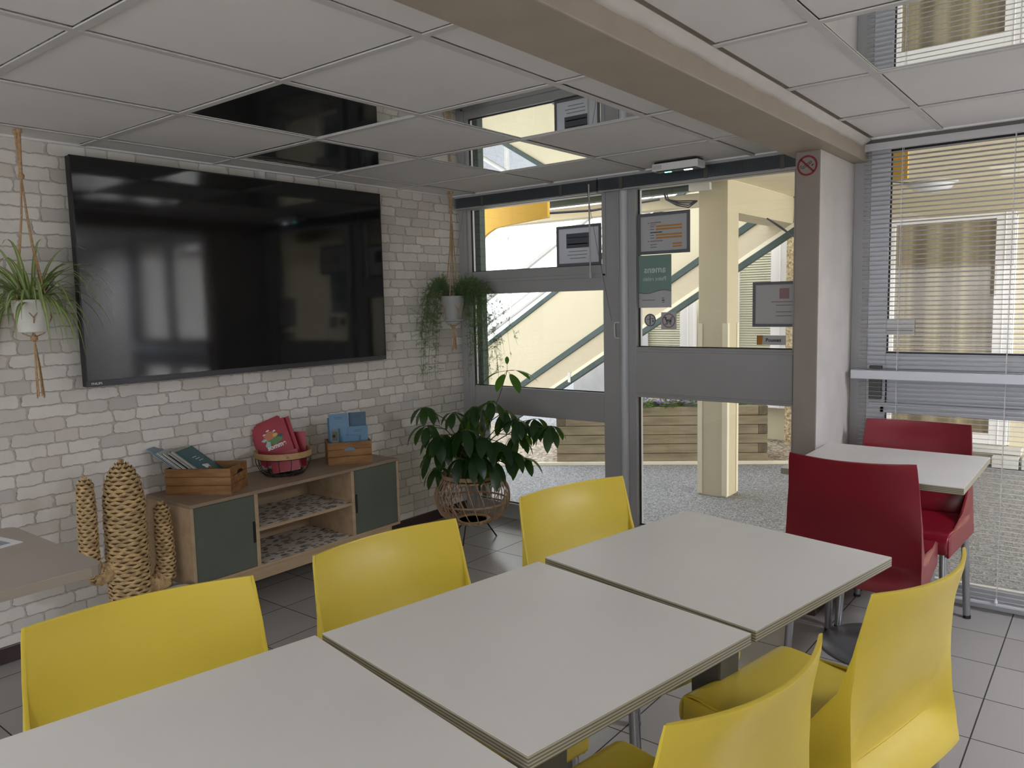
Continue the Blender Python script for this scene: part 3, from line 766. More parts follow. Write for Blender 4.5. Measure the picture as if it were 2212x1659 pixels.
for side, z0, y1 in ((-1, .345, .115), (1, .24, .12)):
    ax = MB()
    for k in range(46):
        q = rnd.uniform(0, 2*pi); r0 = .03; r1 = .042
        ax.tube([(r0*math.cos(q), side*.062, z0+r0*math.sin(q)), (r1*math.cos(q), side*(.062+y1-.06), z0-.004+r1*math.sin(q)), (r1*math.cos(q)*1.05, side*(.062+y1-.03), z0+.004+r1*math.sin(q)*.95)], [.005, .004, .002], 5)
    ax.build('raffia_binding', M['seagrass'], ca, smooth=50)

# ================================================================== TABLES
def tabletop(mb, hx, hy, z0, z1, rc, c=(0, 0)):
    pts = []
    for sx, sy, a0 in ((1, 1, 0), (-1, 1, 90), (-1, -1, 180), (1, -1, 270)):
        for k in range(4 if rc > .005 else 2):
            a = R(a0+90*k/(3 if rc > .005 else 1)); pts.append((c[0]+sx*(hx-rc)+rc*math.cos(a), c[1]+sy*(hy-rc)+rc*math.sin(a)))
    return pts
def table(label, cx, cy_, ang, sx=.6, sy=.6, group='tables pushed together in a row', base='square', mat='lam', rc=.003, thick=.0235, edge='ply', quad=None):
    t = thing('table', label, 'table', (cx, cy_, 0), ang, group)
    if quad:
        c, s = math.cos(-ang), math.sin(-ang)
        P = [((x-cx)*c-(y-cy_)*s, (x-cx)*s+(y-cy_)*c) for x, y in quad]
    else: P = tabletop(None, sx/2, sy/2, 0, 0, rc)
    e = MB(); e.prism([(x, y, .75-thick) for x, y in P], (0, 0, thick-.0012)); e.build('edge', M[edge], t, bevel=.001)
    l = MB(); l.prism([(x*.9985, y*.9985, .7488) for x, y in P], (0, 0, .0012)); l.build('top', M[mat], t)
    if base == 'square':
        c = MB(); zz = [(.05, .71), (.036, .04)]
        rows = []
        for h, z in ((.048, .715), (.034, .02)):
            rows.append([(h, h, z), (-h, h, z), (-h, -h, z), (h, -h, z)])
        vs = c.grid(rows, True); c.build('column', M['dkmetal'], t, bevel=.004)
        MB().box((0, 0, .011), (.40, .40, .022)).build('foot_plate', M['dkmetal'], t, bevel=.008)
    else:
        c = MB(); c.lathe([(.03, .02), (.03, .715)], (0, 0, 0), 20); c.build('column', M['steel'], t, smooth=50)
        c = MB(); c.lathe([(.224, 0), (.226, .006), (.22, .014), (.15, .026), (.06, .038), (.031, .045)], (0, 0, 0), 48); c.build('foot_plate', M['steel'], t, smooth=50)
    MB().box((0, 0, .716), (.3, .3, .006)).build('mounting_plate', M['dkmetal'], t)
    return t
q3 = [(-1.127, 1.545), (-1.024, 2.147), (-.424, 2.024), (-.534, 1.419)]
q2 = [(-1.221, .921), (-1.122, 1.510), (-.537, 1.403), (-.639, .826)]
def shift(q, f=1): return q
table('pale grey square table farthest along the row, nearest the glass door', -.777, 1.784, R(-10), quad=q3)
table('pale grey square table in the middle of the row, between the other two', -.88, 1.166, R(-10), quad=q2)
q1 = [(-1.225, .908), (-.633, .796), (-.733, .207), (-1.325, .319)]
table('pale grey square table nearest the camera, cut by the bottom of the photo', -.979, .558, R(-10), quad=q1)
table('small pale grey square table between the two red chairs beside the pillar', -.698, 3.198, 0, group=None, base='round', thick=.0235, quad=[(-1.0, 3.51), (-.391, 3.497), (-.393, 2.886), (-1.0, 2.893)])
lt = table('beige table with rounded corners at the left edge of the photo, beside the brick wall', -2.335, .565, R(0), .61, .61, group=None, base='round', mat='lam_b', rc=.035, thick=.026, edge='lam_b')
pf = MB(); pf.box((0, 0, .001), (.21, .297, .002), 0)
po = pf.build('paper_sheet', M['paperw'], loc=None); po.location = (-2.50, .655, .75); po.rotation_euler = (0, 0, R(10))
tag(po, 'white printed sheet lying on the beige table at the left edge', 'paper')
q = MB(); q.box((0, 0, .0024), (.17, .25, .0008)); q.build('printed_area', M['maggrey'], po)

# ================================================================== CHAIRS
def lerp_tab(tab, z):
    tab = sorted(tab)
    if z <= tab[0][0]: return tab[0][1]
    for (a, va), (b, vb) in zip(tab, tab[1:]):
        if z <= b:
            f = (z-a)/(b-a); f = f*f*(3-2*f)*.5+f*.5; return va+(vb-va)*f
    return tab[-1][1]
def make_chair(name, label, mat, group, loc, ang):
    t = thing(name, label, 'chair', loc, ang, group)
    zs = [.832, .828, .81, .78, .74, .70, .66, .62, .58, .54, .51, .485, .465, .452, .435, .41, .385, .372]
    W = [(.372, .230), (.45, .228), (.60, .222), (.72, .214), (.80, .209), (.832, .205)]
    YE = [(.372, -.245), (.42, -.238), (.50, -.226), (.60, -.222), (.70, -.228), (.832, -.252)]
    YC = [(.372, -.250), (.400, -.242), (.455, -.195), (.50, -.198), (.60, -.232), (.70, -.262), (.832, -.300)]
    YF = [(.372, .195), (.452, .195), (.466, -.045), (.50, -.10), (.55, -.145), (.62, -.196), (.70, -.222), (.78, -.2405), (.832, -.2515)]
    PW = [(.372, 5), (.45, 6), (.55, 5), (.65, 3), (.75, 2.2), (.832, 2)]
    mb = MB(); rows = []
    ns, nb = 8, 24
    for z in zs:
        w_, ye, yc_, yf, p = (lerp_tab(T, z) for T in (W, YE, YC, YF, PW))
        wf = w_-.030*max(0, min(1, (yf-ye)/.20)); r = []
        zz = z
        for i in range(ns):
            f = i/ns; f2 = 1-(1-f)**1.0
            r.append((-(wf+(w_-wf)*f2), yf+(ye-yf)*f2, zz+.0*f))
        for i in range(nb+1):
            u = -1+2*i/nb
            r.append((w_*u, yc_+(ye-yc_)*abs(u)**p, zz-.004*(1-u*u) if z > .8 else zz))
        for i in range(ns-1, -1, -1):
            f = i/ns; r.append(((wf+(w_-wf)*f), yf+(ye-yf)*f, zz))
        rows.append(r)
    mb.grid(rows)
    mb.build('backrest', mat, t, smooth=50, solid=.0075, bevel=.0015)
    # seat pan with a waterfall front
    sp = MB(); rows = []
    prof = [(-.205, .452), (-.16, .450), (-.08, .446), (0, .446), (.08, .450), (.14, .455), (.175, .456), (.198, .447), (.209, .430), (.210, .405), (.207, .385)]
    for y, z in prof:
        hw = .222-.022*max(0, (y+.2)/.4)
        rows.append([(hw*u, y, z+(.010*abs(u)**2.5 if z > .44 else 0)-(.006*abs(u)**6 if z > .44 else 0)) for u in [-1, -.96, -.85, -.65, -.4, -.15, .15, .4, .65, .85, .96, 1]])
    sp.grid(rows); sp.build('seat', mat, t, smooth=60, solid=.0075, subd=1)
    for sx in (-1, 1):
        l = MB(); l.tube([(sx*.188, -.185, .445), (sx*.205, -.20, .36), (sx*.222, -.212, .012)], .0145, 14)
        lg = l.build('leg', M['alutube'], t, smooth=50)
        ft = MB(); ft.lathe([(.012, 0), (.0155, .002), (.0155, .014), (.0145, .016)], (sx*.2225, -.2125, 0), 12); ft.build('rubber_foot', M['black'], t, smooth=50).parent = lg
        l = MB(); l.tube([(sx*.178, .165, .445), (sx*.182, .175, .36), (sx*.195, .205, .012)], .0145, 14)
        lg = l.build('leg', M['alutube'], t, smooth=50)
        ft = MB(); ft.lathe([(.012, 0), (.0155, .002), (.0155, .014), (.0145, .016)], (sx*.1955, .2055, 0), 12); ft.build('rubber_foot', M['black'], t, smooth=50).parent = lg
    return t
def origin(mid, fdeg, back=.262):
    f = Vector((math.cos(R(fdeg)), math.sin(R(fdeg)))); return (mid[0]+back*f.x, mid[1]+back*f.y, 0)
yg_ = 'yellow chairs around the row of tables'
ych = make_chair('dining_chair', 'leftmost yellow chair, its back before the seagrass cactus', M['yellow'], yg_, origin((-1.485, .706), -14.4), R(-14.4-90))
for mid, f, lb in (((-1.401, 1.266), -8.4, 'middle yellow chair of the far side, in front of the cabinet'),
                   ((-1.31, 1.941), -15, 'yellow chair of the far side nearest the door, in front of the plant stand'),
                   ((-.404, 1.084), 169, 'yellow chair seen from behind, cut by the bottom edge of the photo'),
                   ((-.294, 1.718), 167, 'yellow chair seen from behind at the right, its back overlapping the red chair')):
    c = copy_tree(ych); c.location = origin(mid, f); c.rotation_euler = (0, 0, R(f-90)); c['label'] = lb
rch = make_chair('dining_chair', 'dark red plastic chair seen from behind, near side of the small table', M['red'], 'red chairs at the small table', origin((-.727, 2.785), 89.5), R(-.5))
c = copy_tree(rch); c.location = origin((-.702, 3.775), -89.5, .265); c.rotation_euler = (0, 0, R(180.5)); c['label'] = 'dark red plastic chair facing the camera, far side of the small table by the blind'

# ================================================================== PLANTS
def leaf(mb, base, d, length, width, droop=.6, fold=.15, n=6, twist=0, uv=None):
    d = Vector(d).normalized(); side = d.cross(Vector((0, 0, 1)))
    if side.length < .05: side = Vector((1, 0, 0))
    side.normalize()
    if twist: side = Matrix.Rotation(twist, 3, d) @ side
    p = Vector(base); rows = []; step = length/n; dd = d.copy()
    for i in range(n+1):
        f = i/n; wv = width*.5*(math.sin(pi*min(1, f*.92+.06))**.75) if n > 3 else width*.5*math.sin(pi*f)
        if i == n: wv = width*.02
        up = side.cross(dd).normalized()
        rows.append([p-side*wv+up*fold*wv, p.copy(), p+side*wv+up*fold*wv])
        dd = (dd+Vector((0, 0, -1))*droop/n).normalized(); side = (side-dd*side.dot(dd)).normalized(); p = p+dd*step
    mb.grid(rows); return p
# -- umbrella plant on a cane stand
ps = thing('plant_stand', 'round natural cane basket stand on thin black legs in the corner', 'plant stand', (-2.97, 3.36, 0))
def cr(z):
    return lerp_tab([(.125, .10), (.14, .145), (.18, .188), (.235, .214), (.29, .220), (.34, .205), (.375, .182), (.395, .168)], z)
zz = [.125, .14, .16, .18, .21, .24, .27, .30, .33, .36, .38, .395]
rods = MB()
for k in range(34):
    for tw in (-.0, ):
        q = 2*pi*k/44
        rods.tube([((cr(z)-.002)*math.cos(q+.35*(i/11)), (cr(z)-.002)*math.sin(q+.35*(i/11)), z) for i, z in enumerate(zz)], .0032, 5)
for k in range(22):
    q = 2*pi*k/22
    rods.tube([((cr(z)+.003)*math.cos(q-.5*(i/11)), (cr(z)+.003)*math.sin(q-.5*(i/11)), z) for i, z in enumerate(zz)], .0032, 5)
rods.build('cane_rods', M['cane'], ps, smooth=60)
for z, r in ((.395, .170), (.245, .207), (.127, .105)):
    g = MB(); g.tube([(r*math.cos(2*pi*k/48), r*math.sin(2*pi*k/48), z) for k in range(49)], .006, 6, False); g.build('cane_ring', M['cane'], ps, smooth=60)
g = MB(); rows = []
for r, z in ((.176, .39), (.178, .413), (.168, .413), (.166, .39), (.176, .39)): rows.append([(r*math.cos(2*pi*k/40), r*math.sin(2*pi*k/40), z) for k in range(40)])
g.grid(rows, True); g.build('rim_band', M['cane'], ps, smooth=40)
dk = MB(); dk.lathe([(.10, .128), (.10, .138), (.088, .138), (.088, .128)], (0, 0, 0), 30); dk.build('base_hoop', M['bentwood'], ps, smooth=40); dk = MB(); dk.lathe([(.172, .372), (.172, .380)], (0, 0, 0), 40); dk.build('inner_shelf', M['bentwood'], ps, smooth=40)
for tx, ty in ((.011, -.107), (.051, .152), (-.25, .145)):
    l = MB(); q = math.atan2(ty, tx); l.tube([(.07*math.cos(q), .07*math.sin(q), .13), (tx, ty, 0)], .0045, 8); l.build('leg', M['blackwire'], ps)
up_ = thing('umbrella_plant', 'bushy dark green umbrella plant with drooping leaves in a pot on the cane stand', 'potted plant', (-2.97, 3.36, .382))
pt = MB(); pt.lathe([(.058, 0), (.062, .004), (.078, .105), (.083, .105), (.084, .125), (.078, .126), (.076, .11), (.06, .108)], (0, 0, 0), 28); pt.build('pot', M['pot_brown'], up_, smooth=45)
MB().lathe([(.001, .108), (.076, .108), (.076, .11), (.001, .111)], (0, 0, 0), 20).build('soil', M['soil'], up_)
fo = MB(); st = MB(); rnd = random.Random(11)
def PW(u, zc, dd=0): return lat*u+dep*dd+Vector((0, 0, zc-.382))
whorls = [(-.26, .80, .02, .115), (-.245, .70, -.04, .125), (-.09, .775, -.04, .10), (.03, .80, .02, .13), (.125, .83, -.02, .125), (.21, .77, .03, .125), (.28, .72, -.02, .115), (.37, .715, .03, .12), (.455, .68, -.03, .125),
          (-.17, .65, -.08, .14), (-.22, .53, .0, .12), (-.03, .68, -.09, .14), (.07, .64, -.10, .15), (.16, .60, -.06, .14), (.22, .54, -.03, .14), (.03, .55, -.13, .14), (.12, .50, -.11, .15), (-.12, .60, .06, .13), (.0, .73, .07, .13), (.27, .62, .05, .12), (-.06, .52, -.10, .12), (.3, .49, .0, .12), (-.2, .44, .03, .11)]
for (u, zc, dd, ln) in whorls:
    c = PW(u, zc, dd); b = PW(u*.08, .49, dd*.1); mid = b.lerp(c, .55)+Vector((0, 0, .07))
    st.tube([b, b.lerp(mid, .5)+Vector((0, 0, .02)), mid, c], [.004, .0035, .003, .002], 6)
    n = rnd.randint(6, 8); a0 = rnd.uniform(0, 6)
    for k in range(n):
        q = a0+2*pi*k/n+rnd.uniform(-.2, .2); d = Vector((math.cos(q), math.sin(q), rnd.uniform(-.75, .1)))
        s0 = c+d.normalized()*.022; st.tube([c, s0], .0014, 4)
        leaf(fo, s0, d, ln*rnd.uniform(.95, 1.3), ln*.44, rnd.uniform(1.3, 2.4), .12, 6)
# the tall new shoot
o = fo.build('foliage', M['leaf_dark'], up_, smooth=60); fo_old = o; fo = MB()
c = PW(.222, 1.005, .0); st.tube([PW(.01, .49, 0), PW(.10, .70, 0), PW(.17, .85, 0), c], [.004, .003, .0025, .002], 6)
for (du, dz, ddp, ln) in ((-.15, -.02, -.02, .11), (-.05, -.05, -.08, .10), (.0, .07, .03, .045), (.05, -.05, -.08, .11), (.14, .0, .0, .13), (.10, .0, .08, .12)):
    d = lat*du+dep*ddp+Vector((0, 0, dz)); s0 = c+d.normalized()*.04; st.tube([c, s0], .0013, 4); leaf(fo, s0, d, ln*1.25, ln*.55, .9, .1, 6, 0)
fo.build('shoot_leaves', leafm('young_shoot_leaf', '#3d6a26', '#5d9438', .35, .5), up_, smooth=60); o = fo_old
for v in o.data.vertices:
    wp = Vector(up_.location)+v.co
    if wp.x < XW+.012: v.co.x += XW+.012-wp.x
    if wp.y > 3.855: v.co.y += 3.855-wp.y
st.build('stems', M['stem'], up_, smooth=60)

def macrame(t, ztop, zk, zr, pr, pot_top, pot_bot, ztas, lean, mat):
    """ropes of a plant hanger, local z = 0 at the pot base"""
    m1 = MB()
    m1.tube([(-.012, .0, ztop), (-.006, .002, (ztop+zk)/2), (.006, 0, zk)], .006, 6)
    m1.tube([(.014, .004, ztop), (.010, .002, (ztop+zk)/2), (.008, 0, zk)], .006, 6)
    m1.lathe([(.002, zk-.016), (.011, zk-.008), (.012, zk+.004), (.002, zk+.014)], (.007, 0, 0), 10)
    m1.lathe([(.002, ztop-.024), (.010, ztop-.014), (.010, ztop-.003), (.002, ztop)], (-.012, 0, 0), 8)
    m1.lathe([(.002, ztop-.024), (.010, ztop-.014), (.010, ztop-.003), (.002, ztop)], (.014, .004, 0), 8)
    for k in range(4):
        q = 2*pi*k/4+.5; e = Vector((math.cos(q)*pr, math.sin(q)*pr, pot_top))
        m1.tube([(.007, 0, zk), (.007+(e.x-.007)*.2, e.y*.2, zk+(zr-zk)*.6), (e.x*.42, e.y*.42, zr), (e.x*1.02, e.y*1.02, pot_top+.003)], .0036, 6)
        for s in (-1, 1):
            q2 = q+s*pi/4; mid = Vector((math.cos(q2)*pr*.98, math.sin(q2)*pr*.98, pot_bot+(pot_top-pot_bot)*.45))
            m1.tube([e*1.02, mid, (math.cos(q2)*pr*.55, math.sin(q2)*pr*.55, pot_bot-.003), (0, 0, pot_bot-.02)], .0022, 5)
    m1.lathe([(.003, pot_bot-.035), (.013, pot_bot-.028), (.013, pot_bot-.014), (.003, pot_bot-.006)], (0, 0, 0), 10)
    rr = random.Random(3)
    for k in range(14):
        q = rr.uniform(0, 6.28); m1.tube([(0, 0, pot_bot-.02), (lean+.008*math.cos(q), .008*math.sin(q), (pot_bot+ztas)/2), (lean*1.6+.013*math.cos(q), .013*math.sin(q), ztas+rr.uniform(0, .02))], .0022, 5)
    return m1.build('rope_hanger', mat, t, smooth=60)
# -- spider plant
sp_ = thing('hanging_spider_plant', 'striped spider plant in a white pot hung by jute rope left of the television', 'hanging plant', (-3.306, 1.219, 1.321))
pt = MB(); pt.lathe([(.042, 0), (.050, .003), (.0655, .09), (.066, .124), (.062, .126), (.058, .11), (.03, .108)], (0, 0, 0), 28)
for k in range(7): pt.lathe([(.0555+.0025*k*.55, .03+.011*k), (.0570+.0025*k*.55, .034+.011*k), (.0555+.0025*k*.55, .038+.011*k)], (0, 0, 0), 28, False)
pt.build('pot', M['pot_white'], sp_, smooth=45)
MB().lathe([(.001, .108), (.058, .108), (.058, .112), (.001, .113)], (0, 0, 0), 16).build('soil', M['soil'], sp_)
macrame(sp_, 2.085-1.321, .59, .34, .066, .126, 0, -.255, .012, M['jute'])
fo = MB(); rnd = random.Random(21); uvl = fo.bm.loops.layers.uv.new('UVMap')
def strap(mb, base, d, length, width, droop, n=10):
    d = Vector(d).normalized(); side = d.cross(Vector((0, 0, 1))).normalized(); p = Vector(base); rows = []; dd = d.copy()
    for i in range(n+1):
        f = i/n; wv = width*.5*(.55+.45*math.sin(pi*min(1, f*1.15+.15)))*(1-f**3*.92)
        rows.append([p-side*wv, p+side*wv]); dd = (dd+Vector((0, 0, -1))*droop*(.4+1.2*f)/n).normalized(); p = p+dd*length/n
    vs = mb.grid(rows)
    for i in range(n):
        for f_ in set(vs[i][0].link_faces) & set(vs[i+1][1].link_faces):
            for lp in f_.loops: lp[uvl].uv = (0 if lp.vert in (vs[i][0], vs[i+1][0]) else 1, i/n)
for k in range(92):
    q = rnd.uniform(0, 2*pi); el = rnd.uniform(.25, 1.35); L_ = rnd.uniform(.22, .43)
    strap(fo, (.025*math.cos(q), .025*math.sin(q), .112), (math.cos(q)*math.cos(el), math.sin(q)*math.cos(el), math.sin(el)), L_, rnd.uniform(.014, .023), rnd.uniform(2.0, 4.6))
for (a, b, c_, L_, dr) in ((.1, 1, .55, .36, 1.4), (.25, 1, .75, .38, 2.0), (-.2, -1, 1.5, .34, 1.2), (.5, .6, .9, .36, 2.2)):
    strap(fo, (0, 0, .115), lat*b*.9+dep*a+Vector((0, 0, c_)), L_, .011, dr, 12)
o = fo.build('foliage', M['leaf_spider'], sp_, smooth=60)
for v in o.data.vertices:
    if v.co.x-3.306 < XW+.01: v.co.x = XW+.01+3.306
# -- asparagus fern
af = thing('hanging_fern', 'feathery trailing asparagus fern in a grey pot, hung by rope in the window corner', 'hanging plant', (-3.302, 3.604, 1.272))
pt = MB(); pt.lathe([(.038, 0), (.045, .003), (.066, .12), (.071, .145), (.071, .172), (.066, .173), (.062, .15), (.03, .148)], (0, 0, 0), 28); pt.lathe([(.045, .012), (.061, .02), (.062, .028), (.045, .03)], (0, 0, 0), 28)
pt.build('pot', M['pot_grey'], af, smooth=45)
MB().lathe([(.001, .148), (.063, .148), (.063, .153), (.001, .154)], (0, 0, 0), 16).build('soil', M['soil'], af)
macrame(af, 2.085-1.272, .685, .30, .070, .172, 0, -.165, .006, M['jute'])
fo = MB(); rnd = random.Random(31)
for k in range(70):
    u = rnd.choice((rnd.uniform(-.25, -.08), rnd.uniform(.07, .36), rnd.uniform(.07, .30))); v = rnd.uniform(-.10, .14)
    h0 = .165+rnd.uniform(.0, .06); end = rnd.uniform(-.45, .05) if abs(u) < .3 else rnd.uniform(-.25, .05)
    P0 = lat*u*.12+dep*v*.12+Vector((0, 0, .15)); P1 = lat*u*.5+dep*v*.5+Vector((0, 0, h0+rnd.uniform(.05, .26))); P2 = lat*u+dep*v+Vector((0, 0, h0-.05)); P3 = lat*(u*1.12+rnd.uniform(-.03, .03))+dep*v*1.1+Vector((0, 0, end))
    path = []
    for i in range(22):
        t = i/21; a = (1-t)**3; b = 3*(1-t)**2*t; c_ = 3*(1-t)*t*t; e = t**3
        path.append(P0*a+P1*b+P2*c_+P3*e)
    fo.tube(path[::3]+[path[-1]], .0007, 3, False)
    def needles(p, cnt, a_, b_):
        for _ in range(cnt):
            d = Vector((rnd.gauss(0, 1), rnd.gauss(0, 1), rnd.gauss(-.1, .9))).normalized(); ln = rnd.uniform(a_, b_)
            sd = d.cross(Vector((rnd.gauss(0, 1), rnd.gauss(0, 1), 0.3))).normalized()*.0010
            fo.face([p-sd, p+sd, p+d*ln])
    for j in range(26):
        f = rnd.uniform(1.5, 20.5); i = int(f); p = path[i].lerp(path[i+1], f-i)
        tw = Vector((rnd.gauss(0, 1), rnd.gauss(0, 1), rnd.gauss(-.2, .7))).normalized(); tl_ = rnd.uniform(.018, .06)
        e = p+tw*tl_; sd = tw.cross(Vector((.3, .2, 1))).normalized()*.0006; fo.face([p-sd, p+sd, e])
        m_ = int(tl_/.007)
        for q in range(m_): needles(p.lerp(e, (q+1)/m_), 3, .010, .020)
o = fo.build('foliage', M['leaf_fern'], af)
for v in o.data.vertices:
    wp = Vector(af.location)+v.co
    if wp.x < XW+.008: v.co.x += XW+.008-wp.x
    if wp.y > 3.862: v.co.y += 3.862-wp.y

# ================================================================== SIGNS AND NOTICES
YS = 3.896
def display(name, label, x0, x1, z0, z1, bw=.017):
    t = thing(name, label, 'notice', ((x0+x1)/2, YS, z0)); hx = (x1-x0)/2; h = z1-z0
    f = MB(); f.bb(-hx, hx, -.004, .004, 0, bw); f.bb(-hx, hx, -.004, .004, h-bw, h); f.bb(-hx, -hx+bw, -.004, .004, bw, h-bw); f.bb(hx-bw, hx, -.004, .004, bw, h-bw)
    f.build('frame', M['frame_dk'], t, bevel=.001)
    MB().bb(-hx+bw, hx-bw, -.001, .001, bw, h-bw).build('sheet', M['paper'], t)
    return t, hx, h
def bars_(t, mat, lst, nm='printed_text'):
    q = MB()
    for x, z, wd, ht in lst: q.bb(x, x+wd, -.0024, -.0012, z-ht/2, z+ht/2)
    q.build(nm, mat, t)
t, hx, h = display('framed_notice', 'landscape notice in a dark frame with orange text bars, high on the glass door', -2.158, -1.846, 1.642, 1.866)
bars_(t, M['orange'], [(-.045, .150, .155, .009), (-.045, .134, .155, .009), (-.045, .103, .155, .009), (-.045, .087, .155, .009), (.055, .052, .055, .008), (.055, .037, .055, .008)])
bars_(t, M['greyink'], [(-.08, .150, .026, .003), (-.08, .135, .026, .003), (-.08, .118, .072, .006), (-.08, .103, .024, .003), (-.08, .088, .026, .003), (-.08, .052, .04, .003), (-.08, .038, .04, .003), (-.095, .171, .008, .004), (-.095, .071, .008, .004)])
bars_(t, M['pinkink'], [(-.08, .171, .066, .006), (-.08, .160, .035, .003), (-.08, .071, .076, .006)])
t, hx, h = display('framed_notice', 'dark-framed grey notice in the top light of the corner window, behind the blind wand', -2.71, -2.398, 1.603, 1.84, .016)
q = MB(); q.bb(-.085, .075, -.0024, -.0012, .105, .19); q.build('printed_panel', M['greyink'], t)
bars_(t, M['paper'], [(-.075, .128, .14, .006), (-.075, .165, .14, .003)])
bars_(t, M['greyink'], [(-.07, .085, .13, .003), (-.08, .065, .14, .003), (-.06, .045, .11, .003)])
t, hx, h = display('framed_notice', 'dark-framed notice with a faded pink square logo, low on the glass door by the pillar', -1.50, -1.19, 1.243, 1.469, .014)
q = MB(); q.bb(-.018, .03, -.0024, -.0012, .14, .192); q.build('square_logo', M['pinkink'], t)
bars_(t, M['pinkink'], [(-.06, .125, .13, .004), (-.035, .108, .09, .004), (-.035, .075, .08, .004), (-.035, .055, .08, .004)])

po = thing('poster', 'sea green and grey poster with mirrored lettering, stuck on the glass door', 'poster', (-2.055, YS, 1.349))
MB().bb(-.1, .1, -.0006, .0006, 0, .289).build('sheet', M['paper'], po)
wv = MB(); pts = [(-.1, -.0012, .289), (-.1, -.0012, .085)]
for i in range(1, 16): x = -.1+.2*i/15; pts.append((x, -.0012, .085-.008*math.sin(2*pi*(i/15))+.004*(i/15)))
pts.append((.1, -.0012, .289)); wv.prism(pts, (0, .0004, 0)); wv.build('coloured_field', M['tealpaper'], po)
ln_ = MB(); ln_.tube([(-.1+.2*i/20, -.0014, .085-.008*math.sin(2*pi*(i/20))+.004*(i/20)) for i in range(21)], .0013, 4); ln_.build('wavy_line', M['greyink'], po)
text('logo_lettering', 'amens', .052, M['lightink'], po, (0, -.0018, .208), (1, 0, 0), (0, 0, 1), mirror=True, bold=.0006)
text('logo_lettering', 'Point relais', .032, M['lightink'], po, (-.002, -.0018, .158), (1, 0, 0), (0, 0, 1), mirror=True)
bars_(po, M['greyink'], [(-.078, .042, .08, .0025), (.045, .052, .012, .004), (.043, .040, .016, .006), (.043, .030, .016, .003)])

def ring(mb, cx_, cz, r0, r1, y, n=36, th=.0008):
    rows = [[(cx_+r*math.cos(2*pi*k/n), y_, cz+r*math.sin(2*pi*k/n)) for k in range(n)] for r, y_ in ((r0, y), (r1, y), (r1, y+th), (r0, y+th), (r0, y))]
    mb.grid(rows, True)
def disc(mb, cx_, cz, r, y, n=36, th=.0008): mb.prism([(cx_+r*math.cos(2*pi*k/n), y, cz+r*math.sin(2*pi*k/n)) for k in range(n)], (0, th, 0))
st_ = thing('round_sticker', 'round grey pictogram sticker under the green poster on the glass door', 'sticker', (-2.085, YS, 1.28))
q = MB(); disc(q, 0, 0, .036, -.0006); q.build('sticker_disc', M['paper'], st_)
q = MB(); ring(q, 0, 0, .029, .034, -.0016); q.bb(-.003, .003, -.0016, -.0008, -.026, .028); q.bb(.004, .022, -.0016, -.0008, .009, .012); q.bb(.016, .019, -.0016, -.0008, -.004, .01); disc(q, .018, -.006, .005, -.0016); q.bb(-.02, -.004, -.0016, -.0008, .003, .006); q.build('pictogram', M['greyink'], st_)
st_ = thing('no_dogs_sticker', 'square sticker with a dog in a faded red prohibition circle on the glass door', 'sticker', (-1.971, YS, 1.277))
q = MB(); q.bb(-.046, .046, -.0006, .0006, -.046, .046); q.build('sticker_square', M['paper'], st_)
q = MB(); q.box((0, -.0013, .0), (.034, .0008, .013)); q.box((-.018, -.0013, .012), (.009, .0008, .016)); q.box((-.025, -.0013, .018), (.014, .0008, .007)); q.bb(-.014, -.010, -.0017, -.0009, -.024, -.004); q.bb(-.007, -.004, -.0017, -.0009, -.02, -.004); q.bb(.011, .015, -.0017, -.0009, -.024, -.004); q.bb(.005, .008, -.0017, -.0009, -.02, -.004); q.box((.02, -.0013, .012), (.003, .0008, .014))
q.build('dog_pictogram', M['greyink'], st_)
q = MB(); ring(q, 0, 0, .033, .040, -.0024); q.box((0, -.002, 0), (.066, .0008, .006), 0, M4=Matrix.Rotation(R(-45), 4, 'Y')); q.build('prohibition_ring', M['pinkink'], st_)
ns = thing('no_smoking_sticker', 'round red no-smoking sticker at the top of the pillar', 'sticker', (-1.075, 3.3835, 1.935))
q = MB(); ring(q, 0, 0, .034, .042, -.001); q.box((0, -.0006, 0), (.074, .0008, .0075), 0, M4=Matrix.Rotation(R(45), 4, 'Y')); q.build('prohibition_ring', M['redpaint'], ns)
Mz = Matrix.Rotation(R(-32), 4, 'Y')
q = MB()
for x_, z_, a_2, b_2 in ((0, .0065, .042, .0018), (0, -.0005, .042, .0018), (.021, .003, .0018, .0085), (-.021, .003, .0018, .0085), (.013, .003, .0016, .007)): q.box((x_, -.0006, z_), (a_2, .0008, b_2), M4=Mz)
q.box((.018, -.0006, -.011), (.010, .0008, .004), M4=Mz)
q.box((-.026, -.0006, .008), (.0018, .0008, .009), M4=Mz); q.box((-.022, -.0006, .014), (.009, .0008, .0016), M4=Mz); q.build('cigarette_pictogram', M['black'], ns)
pz_ = thing('push_sign', 'small grey and orange sign reading Poussez on the glass door', 'sign', (-1.403, YS, 1.152))
MB().bb(-.074, .074, -.0012, .0012, 0, .048).build('plate', M['ltgrey'], pz_)
q = MB(); q.prism([(-.074, -.0018, 0), (-.047, -.0018, 0), (-.041, -.0018, .048), (-.074, -.0018, .048)], (0, .0006, 0)); q.build('orange_field', plain('amber_orange', '#b87a2c', .6), pz_)
text('lettering', 'Poussez', .0245, M['black'], pz_, (.012, -.002, .024), (1, 0, 0), (0, 0, 1), bold=.0005)
nt = thing('paper_note', 'small white note with a faint pink line on the right window, behind the blind', 'note', (-.816, YS, 1.207))
MB().bb(-.066, .066, -.0006, .0006, 0, .073).build('sheet', M['paperw'], nt); bars_(nt, M['pinkink'], [(-.05, .02, .11, .004)])

